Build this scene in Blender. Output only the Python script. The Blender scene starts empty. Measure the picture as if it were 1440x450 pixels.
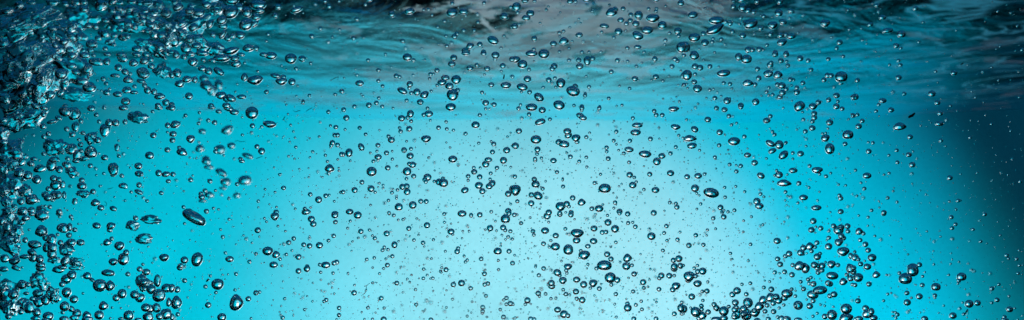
import bpy, bmesh, math, random
from mathutils import Vector, Matrix, noise, Euler
random.seed(7)
S = bpy.context.scene
COL = S.collection

# ------------------------------------------------------------------ camera
F = 2000.0                       # focal length in photo pixels (photo is 1440 x 450)
PITCH = math.radians(5.0)
cd = bpy.data.cameras.new('camera')
cd.lens = 50.0; cd.sensor_width = 36.0; cd.sensor_fit = 'HORIZONTAL'
cd.clip_start = 0.01; cd.clip_end = 100.0
cd.dof.use_dof = True; cd.dof.focus_distance = 0.60; cd.dof.aperture_fstop = 22.0
cam = bpy.data.objects.new('camera', cd); COL.objects.link(cam)
cam.location = (0, 0, 0); cam.rotation_euler = (math.radians(90) + PITCH, 0, 0)
S.camera = cam

# ------------------------------------------------------------------ world and light
w = bpy.data.worlds.new('World'); S.world = w; w.use_nodes = True
nt = w.node_tree; nt.nodes.clear()
sky = nt.nodes.new('ShaderNodeTexSky'); sky.sky_type = 'NISHITA'; sky.sun_disc = False
sky.sun_elevation = math.radians(50); sky.sun_rotation = math.radians(160)
bg = nt.nodes.new('ShaderNodeBackground'); bg.inputs[1].default_value = 0.05
wo = nt.nodes.new('ShaderNodeOutputWorld')
nt.links.new(sky.outputs[0], bg.inputs[0]); nt.links.new(bg.outputs[0], wo.inputs[0])

def spot(name, loc, aim, color, power, size_deg, radius, blend=1.0):
    l = bpy.data.lights.new(name, 'SPOT'); l.color = color; l.energy = power
    l.spot_size = math.radians(size_deg); l.spot_blend = blend; l.shadow_soft_size = radius
    o = bpy.data.objects.new(name, l); COL.objects.link(o); o.location = loc
    o.rotation_euler = (Vector(aim) - Vector(loc)).to_track_quat('-Z', 'Y').to_euler()
    return o
# submerged lamps throwing the glow; the side and warm spots are added fill
spot('added_spot_side', (0.979, 1.496, -0.263), (-0.356, 2.2, 0.114), (0.0, 0.46, 1.0), 8.0, 86.7, 0.03, 0.458)
spot('underwater_lamp_main', (-0.078, 0.307, -0.888), (-0.064, 2.2, -0.503), (0.0, 0.81, 1.0), 171, 54.8, 0.03, 0.42)
spot('added_spot_warm', (1.0, 0.625, -0.25), (0.07, 2.2, -0.054), (1.0, 0.60, 0.36), 71, 25.0, 0.03, 0.935)
spot('underwater_lamp_low', (0.0, 1.2, -.55), (0.0, 2.2, -.36), (1.0, 1.0, 1.0), 280, 24, 0.03, 1.0).scale = (1.7, 1, 1)

S.view_settings.view_transform = 'Standard'; S.view_settings.look = 'None'
S.view_settings.exposure = 0.0; S.view_settings.gamma = 1.0
try: S.view_settings.use_curve_mapping = False
except Exception: pass
S.render.engine = 'CYCLES'
cy = S.cycles
cy.max_bounces = 20; cy.transmission_bounces = 16; cy.glossy_bounces = 8; cy.diffuse_bounces = 2
cy.transparent_max_bounces = 8; cy.use_denoising = True
cy.sample_clamp_indirect = 3.0
cy.caustics_reflective = False; cy.caustics_refractive = False

# ------------------------------------------------------------------ helpers
def at(x, y, D):
    """the point at photo pixel (x, y), D metres in front of the camera"""
    p = Vector(((x - 720) / F * D, D, (225 - y) / F * D))
    p.rotate(Euler((PITCH, 0, 0))); return p
def mat(name):
    m = bpy.data.materials.new(name); m.use_nodes = True
    m.node_tree.nodes.clear(); return m, m.node_tree.nodes, m.node_tree.links
def link(name, me, m=None, parent=None):
    o = bpy.data.objects.new(name, me); COL.objects.link(o)
    if m and not me.materials: me.materials.append(m)
    if parent: o.parent = parent
    return o
def smooth(me):
    me.polygons.foreach_set('use_smooth', [True] * len(me.polygons))
def pseudo(*a):
    v = math.sin(sum(q * k for q, k in zip(a, (12.9898, 78.233, 37.719, 9.131)))) * 43758.5453
    return v - math.floor(v)

# ------------------------------------------------------------------ materials
m_air, N, L = mat('air_in_water')
g = N.new('ShaderNodeBsdfGlass'); g.inputs['IOR'].default_value = 0.75
g.inputs['Roughness'].default_value = 0.0
o_ = N.new('ShaderNodeOutputMaterial'); L.new(g.outputs[0], o_.inputs[0])

m_wall, N, L = mat('painted_pool_wall')
b = N.new('ShaderNodeBsdfPrincipled'); b.inputs['Roughness'].default_value = 0.9
tc = N.new('ShaderNodeTexCoord'); n1 = N.new('ShaderNodeTexNoise'); n1.inputs['Scale'].default_value = 5.5
n1.inputs['Detail'].default_value = 5
n2 = N.new('ShaderNodeTexNoise'); n2.inputs['Scale'].default_value = 240; n2.inputs['Detail'].default_value = 4
L.new(tc.outputs['Object'], n1.inputs['Vector']); L.new(tc.outputs['Object'], n2.inputs['Vector'])
r1 = N.new('ShaderNodeMapRange'); r1.inputs['From Min'].default_value = .3; r1.inputs['From Max'].default_value = .7
r1.inputs['To Min'].default_value = .90; r1.inputs['To Max'].default_value = 1.06
r2 = N.new('ShaderNodeMapRange'); r2.inputs['From Min'].default_value = .3; r2.inputs['From Max'].default_value = .7
r2.inputs['To Min'].default_value = .90; r2.inputs['To Max'].default_value = 1.08
L.new(n1.outputs[0], r1.inputs[0]); L.new(n2.outputs[0], r2.inputs[0])
mu = N.new('ShaderNodeMath'); mu.operation = 'MULTIPLY'; L.new(r1.outputs[0], mu.inputs[0]); L.new(r2.outputs[0], mu.inputs[1])
vm = N.new('ShaderNodeVectorMath'); vm.operation = 'SCALE'; vm.inputs[0].default_value = (.74, .78, .80)
L.new(mu.outputs[0], vm.inputs['Scale']); L.new(vm.outputs[0], b.inputs['Base Color'])
o_ = N.new('ShaderNodeOutputMaterial'); L.new(b.outputs[0], o_.inputs[0])

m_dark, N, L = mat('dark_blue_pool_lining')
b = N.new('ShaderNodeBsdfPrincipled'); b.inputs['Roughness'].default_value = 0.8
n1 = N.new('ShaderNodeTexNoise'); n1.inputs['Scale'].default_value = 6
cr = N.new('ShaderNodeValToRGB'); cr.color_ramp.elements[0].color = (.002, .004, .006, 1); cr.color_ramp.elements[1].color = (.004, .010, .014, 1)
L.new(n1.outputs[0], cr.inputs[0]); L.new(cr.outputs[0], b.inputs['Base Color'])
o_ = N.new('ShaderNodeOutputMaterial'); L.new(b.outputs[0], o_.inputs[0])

m_surf, N, L = mat('water_surface_from_below')
def node(kind, **kw):
    n = N.new(kind)
    for k, v in kw.items():
        if hasattr(n, k): setattr(n, k, v)
        else: n.inputs[k.replace('_', ' ')].default_value = v
    return n
def ramp(src, a, b_, c, d, smooth_=True):
    n = N.new('ShaderNodeMapRange'); n.interpolation_type = 'SMOOTHSTEP' if smooth_ else 'LINEAR'
    for k, v in zip(('From Min', 'From Max', 'To Min', 'To Max'), (a, b_, c, d)): n.inputs[k].default_value = v
    L.new(src, n.inputs[0]); return n.outputs[0]
def math_(op, a, b_):
    n = N.new('ShaderNodeMath'); n.operation = op
    for k, v in enumerate((a, b_)):
        if isinstance(v, (int, float)): n.inputs[k].default_value = v
        else: L.new(v, n.inputs[k])
    return n.outputs[0]
tc = N.new('ShaderNodeTexCoord')
mp = N.new('ShaderNodeMapping'); mp.inputs['Scale'].default_value = (1, .8, 1); mp.inputs['Rotation'].default_value = (0, 0, .35)
L.new(tc.outputs['Object'], mp.inputs[0])
rip = node('ShaderNodeTexNoise', Scale=9.0, Detail=6.0, Roughness=.55, Distortion=1.4); L.new(mp.outputs[0], rip.inputs['Vector'])
bp = node('ShaderNodeBump', Strength=1.0, Distance=.009); L.new(rip.outputs[0], bp.inputs['Height'])
sy = N.new('ShaderNodeSeparateXYZ'); L.new(tc.outputs['Object'], sy.inputs[0]); L.new(ramp(sy.outputs[1], 1.35, 2.12, 1.0, .0), bp.inputs['Strength'])
lw = node('ShaderNodeLayerWeight', Blend=.5); L.new(bp.outputs[0], lw.inputs['Normal'])
refl = ramp(lw.outputs['Facing'], .62, .93, .02, 1.0, False)      # how mirror-like the surface is at this angle
refl = math_('POWER', refl, 2.3)
# pale reflection wisps painted on the water surface, densest along one slanting band
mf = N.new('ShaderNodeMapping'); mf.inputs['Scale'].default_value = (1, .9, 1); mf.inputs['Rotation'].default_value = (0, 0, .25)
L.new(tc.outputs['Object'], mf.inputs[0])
sheen_noise = node('ShaderNodeTexNoise', Scale=12.0, Detail=10.0, Roughness=.62, Distortion=.9); L.new(mf.outputs[0], sheen_noise.inputs['Vector'])
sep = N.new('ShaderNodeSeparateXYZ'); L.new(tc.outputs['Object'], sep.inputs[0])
sheen_band = math_('ADD', math_('SUBTRACT', sep.outputs[1], 1.5), math_('MULTIPLY', math_('ADD', sep.outputs[0], .08), 1.4))
thin = math_('ADD', ramp(math_('ABSOLUTE', sheen_band, 0), .02, .30, -.075, .065), ramp(math_('ABSOLUTE', math_('SUBTRACT', sep.outputs[0], .02), 0), .10, .26, 0, .07))
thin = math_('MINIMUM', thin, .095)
mask = ramp(math_('SUBTRACT', sheen_noise.outputs[0], thin), .50, .535, 0, 1)
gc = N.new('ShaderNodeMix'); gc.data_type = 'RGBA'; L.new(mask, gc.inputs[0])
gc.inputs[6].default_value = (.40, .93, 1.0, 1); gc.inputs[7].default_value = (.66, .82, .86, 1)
gl = node('ShaderNodeBsdfGlossy', Roughness=.05); L.new(gc.outputs[2], gl.inputs['Color']); L.new(bp.outputs[0], gl.inputs['Normal'])
df = N.new('ShaderNodeBsdfDiffuse'); df.inputs['Color'].default_value = (.001, .006, .012, 1)
tr = N.new('ShaderNodeBsdfTransparent'); tr.inputs['Color'].default_value = (.01, .66, .94, 1)
through = ramp(lw.outputs['Facing'], .42, .60, 1, 0)               # overhead the daylight comes through
body = N.new('ShaderNodeMixShader'); L.new(through, body.inputs[0]); L.new(df.outputs[0], body.inputs[1]); L.new(tr.outputs[0], body.inputs[2])
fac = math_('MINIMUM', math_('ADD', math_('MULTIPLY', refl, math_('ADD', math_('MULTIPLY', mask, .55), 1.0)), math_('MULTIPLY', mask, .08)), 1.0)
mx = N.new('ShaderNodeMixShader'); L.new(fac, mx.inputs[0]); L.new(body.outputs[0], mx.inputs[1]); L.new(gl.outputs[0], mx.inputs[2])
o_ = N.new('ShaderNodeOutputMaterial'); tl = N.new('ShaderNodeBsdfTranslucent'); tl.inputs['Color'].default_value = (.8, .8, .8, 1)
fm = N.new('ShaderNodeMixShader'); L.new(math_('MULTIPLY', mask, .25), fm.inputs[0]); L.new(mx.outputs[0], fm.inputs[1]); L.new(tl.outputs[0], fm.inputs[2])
# thin reflection streaks painted as teal threads, most of them on the dark right
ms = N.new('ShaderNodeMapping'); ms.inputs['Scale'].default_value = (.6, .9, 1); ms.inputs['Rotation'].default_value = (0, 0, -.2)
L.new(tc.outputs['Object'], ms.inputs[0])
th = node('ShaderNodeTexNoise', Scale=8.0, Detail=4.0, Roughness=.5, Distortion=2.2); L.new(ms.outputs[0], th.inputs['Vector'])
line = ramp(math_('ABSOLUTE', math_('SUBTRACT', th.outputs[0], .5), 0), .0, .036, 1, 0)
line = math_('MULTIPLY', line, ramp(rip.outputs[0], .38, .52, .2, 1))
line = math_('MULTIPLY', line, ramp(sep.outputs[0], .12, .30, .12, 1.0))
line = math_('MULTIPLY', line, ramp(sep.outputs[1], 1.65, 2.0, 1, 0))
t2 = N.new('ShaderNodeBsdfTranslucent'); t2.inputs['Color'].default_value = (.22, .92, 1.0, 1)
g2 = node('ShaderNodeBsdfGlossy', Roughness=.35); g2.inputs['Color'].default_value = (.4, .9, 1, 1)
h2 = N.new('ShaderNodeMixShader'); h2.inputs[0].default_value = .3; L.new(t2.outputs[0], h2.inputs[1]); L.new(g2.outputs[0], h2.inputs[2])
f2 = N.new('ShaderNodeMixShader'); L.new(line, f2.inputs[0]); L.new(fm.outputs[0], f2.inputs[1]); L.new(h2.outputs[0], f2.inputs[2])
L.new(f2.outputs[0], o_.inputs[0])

def plain(name, col, rough):
    m, N, L = mat(name)
    b = N.new('ShaderNodeBsdfPrincipled'); b.inputs['Roughness'].default_value = rough
    n1 = N.new('ShaderNodeTexNoise'); n1.inputs['Scale'].default_value = 900
    mr = N.new('ShaderNodeMapRange'); mr.inputs['To Min'].default_value = .7; mr.inputs['To Max'].default_value = 1.2
    vm = N.new('ShaderNodeVectorMath'); vm.operation = 'SCALE'; vm.inputs[0].default_value = col
    L.new(n1.outputs[0], mr.inputs[0]); L.new(mr.outputs[0], vm.inputs['Scale']); L.new(vm.outputs[0], b.inputs['Base Color'])
    o_ = N.new('ShaderNodeOutputMaterial'); L.new(b.outputs[0], o_.inputs[0]); return m
m_fibre = plain('pale_fibre', (.75, .8, .8), .5)
m_debris = plain('dark_debris', (.01, .012, .014), .7)

# ------------------------------------------------------------------ setting: the pool
WY = 2.2
def sheet(name, pts, m, nx=1, ny=1, fn=None):
    a, b_, c, d = [Vector(p) for p in pts]
    vs = []; fs = []
    for j in range(ny + 1):
        for i in range(nx + 1):
            u, v = i / nx, j / ny
            p = (a * (1 - u) + b_ * u) * (1 - v) + (d * (1 - u) + c * u) * v
            if fn: p = fn(p)
            vs.append(p[:])
    for j in range(ny):
        for i in range(nx):
            k = j * (nx + 1) + i; fs.append((k, k + 1, k + nx + 2, k + nx + 1))
    me = bpy.data.meshes.new(name); me.from_pydata(vs, [], fs); smooth(me)
    o = link(name, me, m); o['kind'] = 'structure'; return o
sheet('added_dark_strip', [(-3, WY, -1.3), (3, WY, -1.3), (3, WY, -.50), (-3, WY, -.50)], m_dark)  # unseen dark strip added to blacken the lower rims of the bubbles
sheet('far_wall', [(-3, WY, -.50), (3, WY, -.50), (3, WY, 1.2), (-3, WY, 1.2)], m_wall)
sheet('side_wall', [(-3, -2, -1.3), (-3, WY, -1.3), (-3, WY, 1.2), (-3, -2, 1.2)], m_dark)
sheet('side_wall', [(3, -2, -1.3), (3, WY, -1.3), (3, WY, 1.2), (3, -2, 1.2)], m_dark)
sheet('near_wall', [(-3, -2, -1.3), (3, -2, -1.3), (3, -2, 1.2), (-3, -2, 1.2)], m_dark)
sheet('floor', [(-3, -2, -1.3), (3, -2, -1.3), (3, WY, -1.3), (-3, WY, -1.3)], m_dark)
sheet('daylight_blocker', [(-3, -2, .5), (3, -2, .5), (3, .35, .5), (-3, .35, .5)], m_dark)  # unseen slab added above the water to cut the daylight
SLOPE = [(0, -.095), (.25, -.055), (.5, -.018), (.85, .03), (1.05, .20), (1.2, .20), (1.45, -.15), (1.7, -.15), (1.9, 0), (6, 0)]
HEIGHT = [.262]
for k in range(600):                      # the swell: its height, integrated from its slope away from the far wall
    a = k * .01
    for (a0, s0), (a1, s1) in zip(SLOPE, SLOPE[1:]):
        if a0 <= a < a1: HEIGHT.append(HEIGHT[-1] + .01 * (s0 + (s1 - s0) * (a - a0) / (a1 - a0)))
def wave(p):
    x, y = p.x, p.y; a = max(WY - y, 0); k = int(a * 100)
    z = HEIGHT[k] + (HEIGHT[k + 1] - HEIGHT[k]) * (a * 100 - k)
    z -= .010 * math.sin((x + .3) * 3.5) - .004 * math.sin(x * 9.0 + 1)
    f = .18 + .82 * min(1, a / .6)
    z += .007 * f * noise.noise(Vector((x * 2.6, y * 3.5, 1.3)))
    z += .0036 * f * noise.noise(Vector((x * 7.0, y * 8.0, 4.1)))
    z += .0016 * f * noise.noise(Vector((x * 17.0, y * 19.0, 7.7)))
    return Vector((x, y, z))
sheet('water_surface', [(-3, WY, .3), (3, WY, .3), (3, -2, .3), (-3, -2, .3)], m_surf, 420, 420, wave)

# every bubble read off the photo: x, y, width, height[, tilt in degrees, 1 dented / 2 crumpled / 3 folded]
DATA = (
    '45,60,93.3,38.3,5,3;43.3,30,86.7,31.7,20,3;33.3,130,50,33.3,40,3;33.3,170,48.3,25,30,3;105,132.5,51.7,21.7,-5,3;13.3,344.2,40,25,-25,3;'
    '77.5,206.7,36.7,26.7,-10,3;10,85,43.3,20,25,3;55,395,31.7,25,-40,3;21.7,266.7,35,21.7,-10,3;13.3,433.3,25,28.3,0,3;228.3,100,25,25,30,3;'
    '200.8,397.5,25,25,20,2;75,415,23.3,26.7,30,3;93.3,350,25,23.3,0,2;60,110.8,21.7,26.7,-20,2;273.3,305.8,35.8,15.8,-28;194.2,165.8,29.3,19.3,-10,2;'
    '128.3,193.7,23.3,21,0,2;8.3,34.2,21.7,21.7,0,2;5,236.7,21.7,21.7,0,3;332,425.5,20,23.3;201.7,335.8,28.3,16,0,2;45.8,86.7,21.7,20,-20,2;'
    '3.3,188.3,20,21.7,0,2;35,268.3,20,20,-10,2;212.5,308.7,30,13.3,-8,2;324.2,16.7,21.7,18.3,25;285.8,67.5,21.7,18.3,15;100.8,241.3,21.7,17.7,-20,2;'
    '107.5,37.5,25,15,-20,2;18.3,231.7,18.3,20,30,2;3.3,403.3,18.3,20,-20,2;10,111.7,21.7,16.7,20,2;106.7,369.2,23.3,15,-10,3;104.2,160,18.7,18.3,0,1;'
    '223.3,415.8,18.3,18.7,0,1;1005.8,41.3,26.7,12.7,25;140,401.3,19,17.7;345.8,34.5,20.7,16,25;200.8,103,19.7,16.7,-20,1;362.5,6.7,23.3,14;'
    '58.3,295.8,21.7,15,0,2;1189.2,447.5,21.7,15,15;32.5,428.3,18.3,17.7,0,2;277,364.7,15.7,20,-15;20,78.3,26.7,11.7,20,2;125.8,123.3,18.7,16.7,0,1;'
    '200.8,59.7,26,12,-8,2;354.2,158.7,17.7,17.3;127.5,214.2,18,16.7,0,1;58.3,303.3,20,15,0,1;185.8,317.5,20.3,14.7,-20,2;1000,271.2,21.7,13.7,-10;'
    '358.8,112.7,22.3,13.3,8;850,373,20.7,14.3;173.3,364.2,16.3,18,0,1;24.2,325.8,16,18.3,-20,2;248,425.3,15.3,19;58.3,325,17.3,16.7,0,1;'
    '1273.3,391.7,18.3,15.7;12.5,295.8,23.3,12.3,0,2;636.3,133.3,16.7,16.7;147.2,182.5,14.3,19.3,-15,1;805.8,128.3,19.3,14.3,-15;1055.8,33.3,19.7,14,20;'
    '117.2,272,20.7,13.3,5,2;311.7,81.7,25,11,5;152.5,33.3,18.3,15,20,2;141.7,7.5,18.3,15,40,1;91.7,156.7,18.3,15,0,1;100,210,18.3,15,20,1;'
    '8.3,283.3,18.3,15,0,2;12.5,305,18.3,15,30,2;290,120,18.3,15,-40,1;305.8,399.7,17.3,15.7;159.7,237.5,14.7,18.3,10,1;37.5,69.2,20,13.3,5,1;'
    '223.3,6.7,20,13.3,-40,2;85.8,104.2,17.7,15;1183,107.8,17.3,15.3;344.2,253.3,19,13.7,8;72.5,231.7,14,18.3,0,1;233.3,441.7,16,16,0,1;'
    '113.3,68.3,21.7,11.7,-30,2;962.5,66.2,16,15.7;6.7,138.3,15,16.7,20,1;245,57.5,15,16.7;297.5,126.3,15,16.7,20;325,71.7,23.3,10.7,12;'
    '44.7,280.5,17.7,14,15,1;1283.7,380.8,15.7,15.7;40.8,432.5,14.7,16.7,0,1;408.7,82.5,16.7,14.7;1153,408,20.3,12,8;55,65,18.3,13.3,50,1;'
    '75.8,365,18.3,13.3,0,2;88.3,320.8,17.3,14,0,1;48.3,343.7,19.3,12.3,-5,1;858,390.5,15.7,15;725,267.5,14.7,16;969.2,388.8,16,14.7;325.8,0.8,20,11.7;'
    '65,92.5,18.3,12.7,15,1;811.7,328,18.3,12.7,-5;135,87,21,11,-5,1;850.5,264.7,17.3,13.3;55.8,237.5,18.3,12.3,15,1;233.3,18.3,15,15,0,1;'
    '78.3,260,15,15,-20,1;5,266.7,15,15,20,2;55,425,15,15,0,1;261.7,67.5,15,15;1190,434.2,15.7,14.3;918,25.8,18.7,12;1265,178,19,11.7;'
    '64.2,421.7,13.3,16.7,0,1;1124.5,373.8,16.7,13.3;1007.5,28.8,20.7,10.7;1185.8,353.7,17,13;72.5,336.7,14,15.7,0,1;1102.5,257.5,21.3,10.3,-5;'
    '821.7,358.7,16.3,13.3;958,66.7,14.3,15;123.3,96.7,11.7,18.3,-15,1;30.8,220,18.3,11.7,0,2;1124.2,149.2,16,13.3,35;279.2,18,17.3,12.3;'
    '319.7,182.7,17.7,12,25;215,18.3,16.7,12.7,20,1;859.7,17.5,16.7,12.7;1220,441.2,16.3,13;786,147.7,16.3,13,-20;965.8,105.5,14.3,14.7;346.7,16.7,14,15;'
    '799.2,350.8,14,15;978.3,438.7,15,14,-30;129.2,61.7,16.7,12.3,-5,1;172.5,81.7,16.7,12.3,-20,1;976.3,52.7,16.7,12.3;764.7,75.8,15.7,13;'
    '1283.3,377,15.3,13.3;1166.8,209.2,13.3,15.3;115,114.2,18.3,11,5,1;6.7,223.3,20,10,-20,2;83.3,70,15,13.3,20,1;4.2,60,15,13.3,0,1;211.7,34.2,15,13.3,0,1;'
    '26.7,243.3,13.3,15,0,1;73.3,348.3,15,13.3,10,1;67.5,445,15,13.3;93.3,392.5,15,13.3,20;154.7,401.7,13.3,15;208.3,445.8,15,13.3,0,1;309.2,210.3,15,13.3;'
    '1032.2,198.7,17,11.7;1106.7,412.8,16,12.3;180.8,443.3,14,14;1051.7,425.8,13.7,14.3;1170,442.8,13.7,14.3;896.7,50.3,16.3,12,-30;'
    '91.7,366.7,11.7,16.7,-30,1;72.8,356.7,13,15,0,1;93.7,411.2,13,15;106.7,376.7,23.3,8.3,0,2;379.2,174.7,18.7,10.3,-8;1143,414.2,16,12,-8;'
    '1017.8,437.5,14,13.7;788.5,290.3,14.7,13;970,194.7,19.7,9.7,-3;1049.7,83,15,12.7;1192.5,189.2,15,12.7;1132.5,377,12.7,15,15;1049.2,444.2,15,12.7;'
    '349.2,67.5,17.3,11;522.5,241.3,14.3,13.3;1061.7,439.7,15.3,12.3,15;1017.5,103,18.7,10,5;31.7,296.7,14,13.3,0,1;90.8,430.5,13.3,14,-10;'
    '196.7,418.7,14,13.3;635.5,18,15.8,11.7;376.3,353,15,12.3;693.3,56.7,16.3,11.3,-25;181.7,12.5,16.7,11,10,1;1170.3,387.7,16.7,11,-5;'
    '255.8,213.7,15.7,11.7,-25;73.3,3.3,18.3,10,5,1;10,15,18.3,10,10,1;23.3,88.3,18.3,10,40,1;265.8,298.3,18.3,10,-15;907,216.7,17.7,10.3,-5;'
    '18.3,414.2,14,13;1083.3,418.3,14,13;234.2,405,14.3,12.7;152,383.7,18.7,9.7,-5;753.7,196.2,15,12;910,42.7,16.3,11;380.8,78.3,16.7,10.7;'
    '168,345.8,13.7,13;145.3,430,13.7,13;788.5,116.7,13,13.7;271.2,87,14,12.7;1067.5,430.8,14,12.7;147.5,47.5,13.3,13.3,-30,1;235,58.3,13.3,13.3,0,1;'
    '30.8,400,13.3,13.3,0,1;395.8,114.3,16,11;51.7,16.7,15,11.7,50,1;68.3,15,15,11.7,60,1;191.7,18.3,15,11.7,0,1;216.7,48.3,15,11.7,30,1;'
    '108.3,217.5,11.7,15,-20,1;65.8,347.5,11.7,15,0,1;20,366.7,15,11.7,20,1;53.3,412.5,15,11.7,0,1;311.7,28.3,11.7,15,-60;1073.3,421.7,15,11.7,20;'
    '641.3,112,13.7,12.7;221.3,394.7,10,17.3,0,1;212.5,407,13,13.3;747.5,150.8,16,10.7;757.7,136.7,15,11.3,-40;100.8,386.7,13.3,12.7,30;'
    '710.8,307.5,13.3,12.7;1122.3,429.3,13.3,12.7;1206.7,390.3,13.7,12.3;1179.2,323.7,13.7,12.3;1037,440.8,11,15.3;220,433.3,12,14,0,1;734.7,90,14,12;'
    '81.7,379.2,16.7,10,0,1;52,252.5,13,12.7,0,1;139.3,443,13,12.7;310.8,134.2,15,11;246.3,174.7,15,11,15;76.3,275,11.7,14,0,1;463.3,236.7,14,11.7,-15;'
    '70.8,133.3,13.3,12.3;38.8,246.2,13.3,12.3;171.7,413,12.3,13.3;623.7,257,13.3,12.3;633.7,150.5,14.7,11;180,112,14.3,11.3,-10;317,255.8,14.3,11.3;'
    '224.2,66.7,12.7,12.7;311.3,242.5,17.3,9.3,-30;1051.7,116.7,16.3,9.7,-5;734.3,122.5,15.3,10.3,-12;793.3,202.5,15.3,10.3,-8;1101.7,218,15.3,10.3,40;'
    '106.2,178.3,11,14.3,0,1;224.2,135.3,15.7,10;100.2,341.3,13,12;882.2,362.7,13,12;46.7,361.7,11.7,13.3,-20,1;1352.2,389,13.3,11.7;266.7,55,13.3,11.7,30;'
    '976.3,78.3,13.3,11.7;307.5,100.3,16.7,9.3,-35;1093.8,105.2,13.7,11.3;307.5,119.2,11,14,20;792.8,57.5,14,11;10,319.2,10.7,14.3,0,1;'
    '253,117.7,14.3,10.7,15;324.2,138,15.3,10,-25;311.8,446.3,12.7,12;202.5,85.3,13,11.7;416.7,13.7,18.3,8.3,18;284.2,75,18.3,8.3;747.5,75.3,16.3,9.3;'
    '1086.7,35.5,13.7,11;1160.3,32.8,13.7,11;187.5,88.3,13.3,11.3;337.5,49.2,13.3,11.3;100,50,15,10,-50,1;106.7,3.3,15,10,10,1;206.7,3.3,15,10,0,1;'
    '39.2,143.3,15,10,-10,1;80,80,10,15,60,1;255,33.3,15,10,20;295,33.3,15,10,50;250,10,15,10,30;726.2,9.2,12.5,12;6.7,363.3,12.7,11.7,0,1;'
    '121.7,443.3,12.7,11.7;205,432.5,12.7,11.7;249.2,102.5,11.7,12.7,20;1195.8,377.5,11.7,12.7;987.5,443.8,12.7,11.7;1095.8,203.5,12,12.3;'
    '226.7,50,13.3,11,0,1;115,261.2,13.3,11;230.8,362.2,13.3,11;280.8,208.7,13.3,11;756.7,275.3,13.3,11,-30;1149.2,239.3,15.7,9.3;599.2,195.3,14,10.3;'
    '108,440.3,12.3,11.7;1316.2,403.3,13,11;262.8,111.3,14.3,10,10;1138.8,346.2,13,11;133.8,285,13.3,10.7;1080.3,103.7,13.7,10.3;189.2,414.2,12,11.7;'
    '386.7,304.2,12,11.7;572.5,240.8,12,11.7;331.7,89.2,14,10,15;90,58.8,12.7,11;810,194.2,12.7,11;781,346.8,12.7,11;119.2,77.5,15,9.3;'
    '176.7,142.5,13,10.7,0,1;572.7,80.3,13,10.7;931.3,35,12.3,11.3;1099.7,59.7,14.3,9.7,10;122.5,448.3,16.7,8.3;268,195.3,12,11.5;759.7,171.2,15.3,9,15;'
    '825.8,85.3,10.3,13.3;210.8,434.2,11.7,11.7;711.2,120,14.7,9.3;724.7,83.7,14,9.7;834.2,398.3,12,11.3;336.3,10,12.3,11;980.8,124.7,12.3,11;'
    '597,133.3,13,10.3,20;26.7,6.7,13.3,10,20,1;14.2,67.5,13.3,10,30,1;203.3,15,13.3,10,0,1;233.3,73.3,13.3,10,0,1;30.8,227.5,10,13.3,-30,1;'
    '93.3,231.7,13.3,10,-20,1;45,355,13.3,10,-20,1;271.7,38.3,13.3,10,40;266.7,15,13.3,10,20;290,6.7,13.3,10;100,92.5,14.3,9.3,8;893.7,186.3,14.7,9;'
    '51.7,439.2,11.3,11.7;103.8,420.8,11.7,11.3;1169.2,371.7,11.7,11.3;1362.8,427.2,12,11;880.8,374.2,12,11;210.3,218.3,12.3,10.7;159.2,368.3,12.3,10.7;'
    '950.8,402.2,12.3,10.7;898,20.8,11.7,11.2;360,23.7,12.7,10.3;294.2,273.7,14,9.3,-15;974.3,21,13.3,9.7,10;55.8,364.2,11,11.7;916,332.2,11.7,11;'
    '793.3,441.7,11.7,11;1226.2,362.3,12,10.7;286.7,110.3,12,10.7;1185.8,396,12,10.7;565.8,127.8,14.7,8.7,-25;178.3,126.7,12.7,10,10,1;'
    '155.8,317.5,12.7,10,10,1;636.7,223.8,12.7,10;1160.7,194.3,12.3,10.3,15;560.8,290.8,11.7,10.7;1179.5,340.8,11.7,10.7;76.7,224.2,15,8.3,0,1;'
    '1007.5,449.2,15,8.3;1044.2,10.3,11,11.3;57.5,377.5,13.3,9.3;430.3,297.8,13.3,9.3;458,372.5,13.3,9.3;490.7,214.7,10.3,12;817.8,284.5,12,10.3;'
    '864.8,321.8,11.3,10.9;1095,18,11.3,10.9;172.5,52.8,12.3,10;67.5,278,12.3,10,10;202.2,397,12.3,10;1248,43,15.3,8,8;709.2,23,12.5,9.7,-15;'
    '923.7,227,11,11;313.3,36.3,13,9.3;1267.5,47.8,11.7,10.3;343.7,108.3,10.3,11.7;388,358,11.7,10.3;753.3,258.8,11.7,10.3;117.8,12.8,12,10;655,71.7,12,10;'
    '632,120.8,12,10;842.5,293.3,12,10;957.5,433.3,10,12;973,205,13.7,8.7,8;321.2,152.5,14.3,8.3,-15;649.7,300.3,12.7,9.3;575.8,15.8,14.2,8.3,10;'
    '157.5,15,11,10.7,0,1;580.5,288.3,11,10.7;977.3,264.7,11,10.7;30.8,20.8,11.7,10,0,1;164.2,23,11.7,10,0,1;116.7,2.5,11.7,10,0,1;180,33.3,11.7,10,0,1;'
    '208.3,43.3,11.7,10,0,1;98.3,70,11.7,10,10,1;101.7,78.3,11.7,10;3.3,310.8,10,11.7;150.5,340.8,11.7,10;1232.2,386.3,11.7,10;247.5,76.7,10,11.7;'
    '621.7,116,13,9;700,353,11.7,10;898.3,23.8,11.7,10;348.3,219.2,16,7.3,-20;791.5,394.5,11,10.6;882.8,433,11,10.6;1143.3,149.7,12,9.7;980.8,398.8,12,9.7;'
    '122.5,387.5,11.3,10.3;601.2,249.3,11.3,10.3;503,302.5,11.3,10.3;1083.3,201.7,14,8.3,-30;191.7,68.7,13.3,8.7;896.3,176,15,7.7;947.5,153.3,15,7.7;'
    '660.8,64.7,12.5,9.2,20;241.7,405.3,9,12.7;950,178.7,13.7,8.3,-10;668.8,175.3,11.7,9.7;1208,325.3,11,10.3;293.3,100,11,10.3;988,381.3,11,10.3;'
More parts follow.
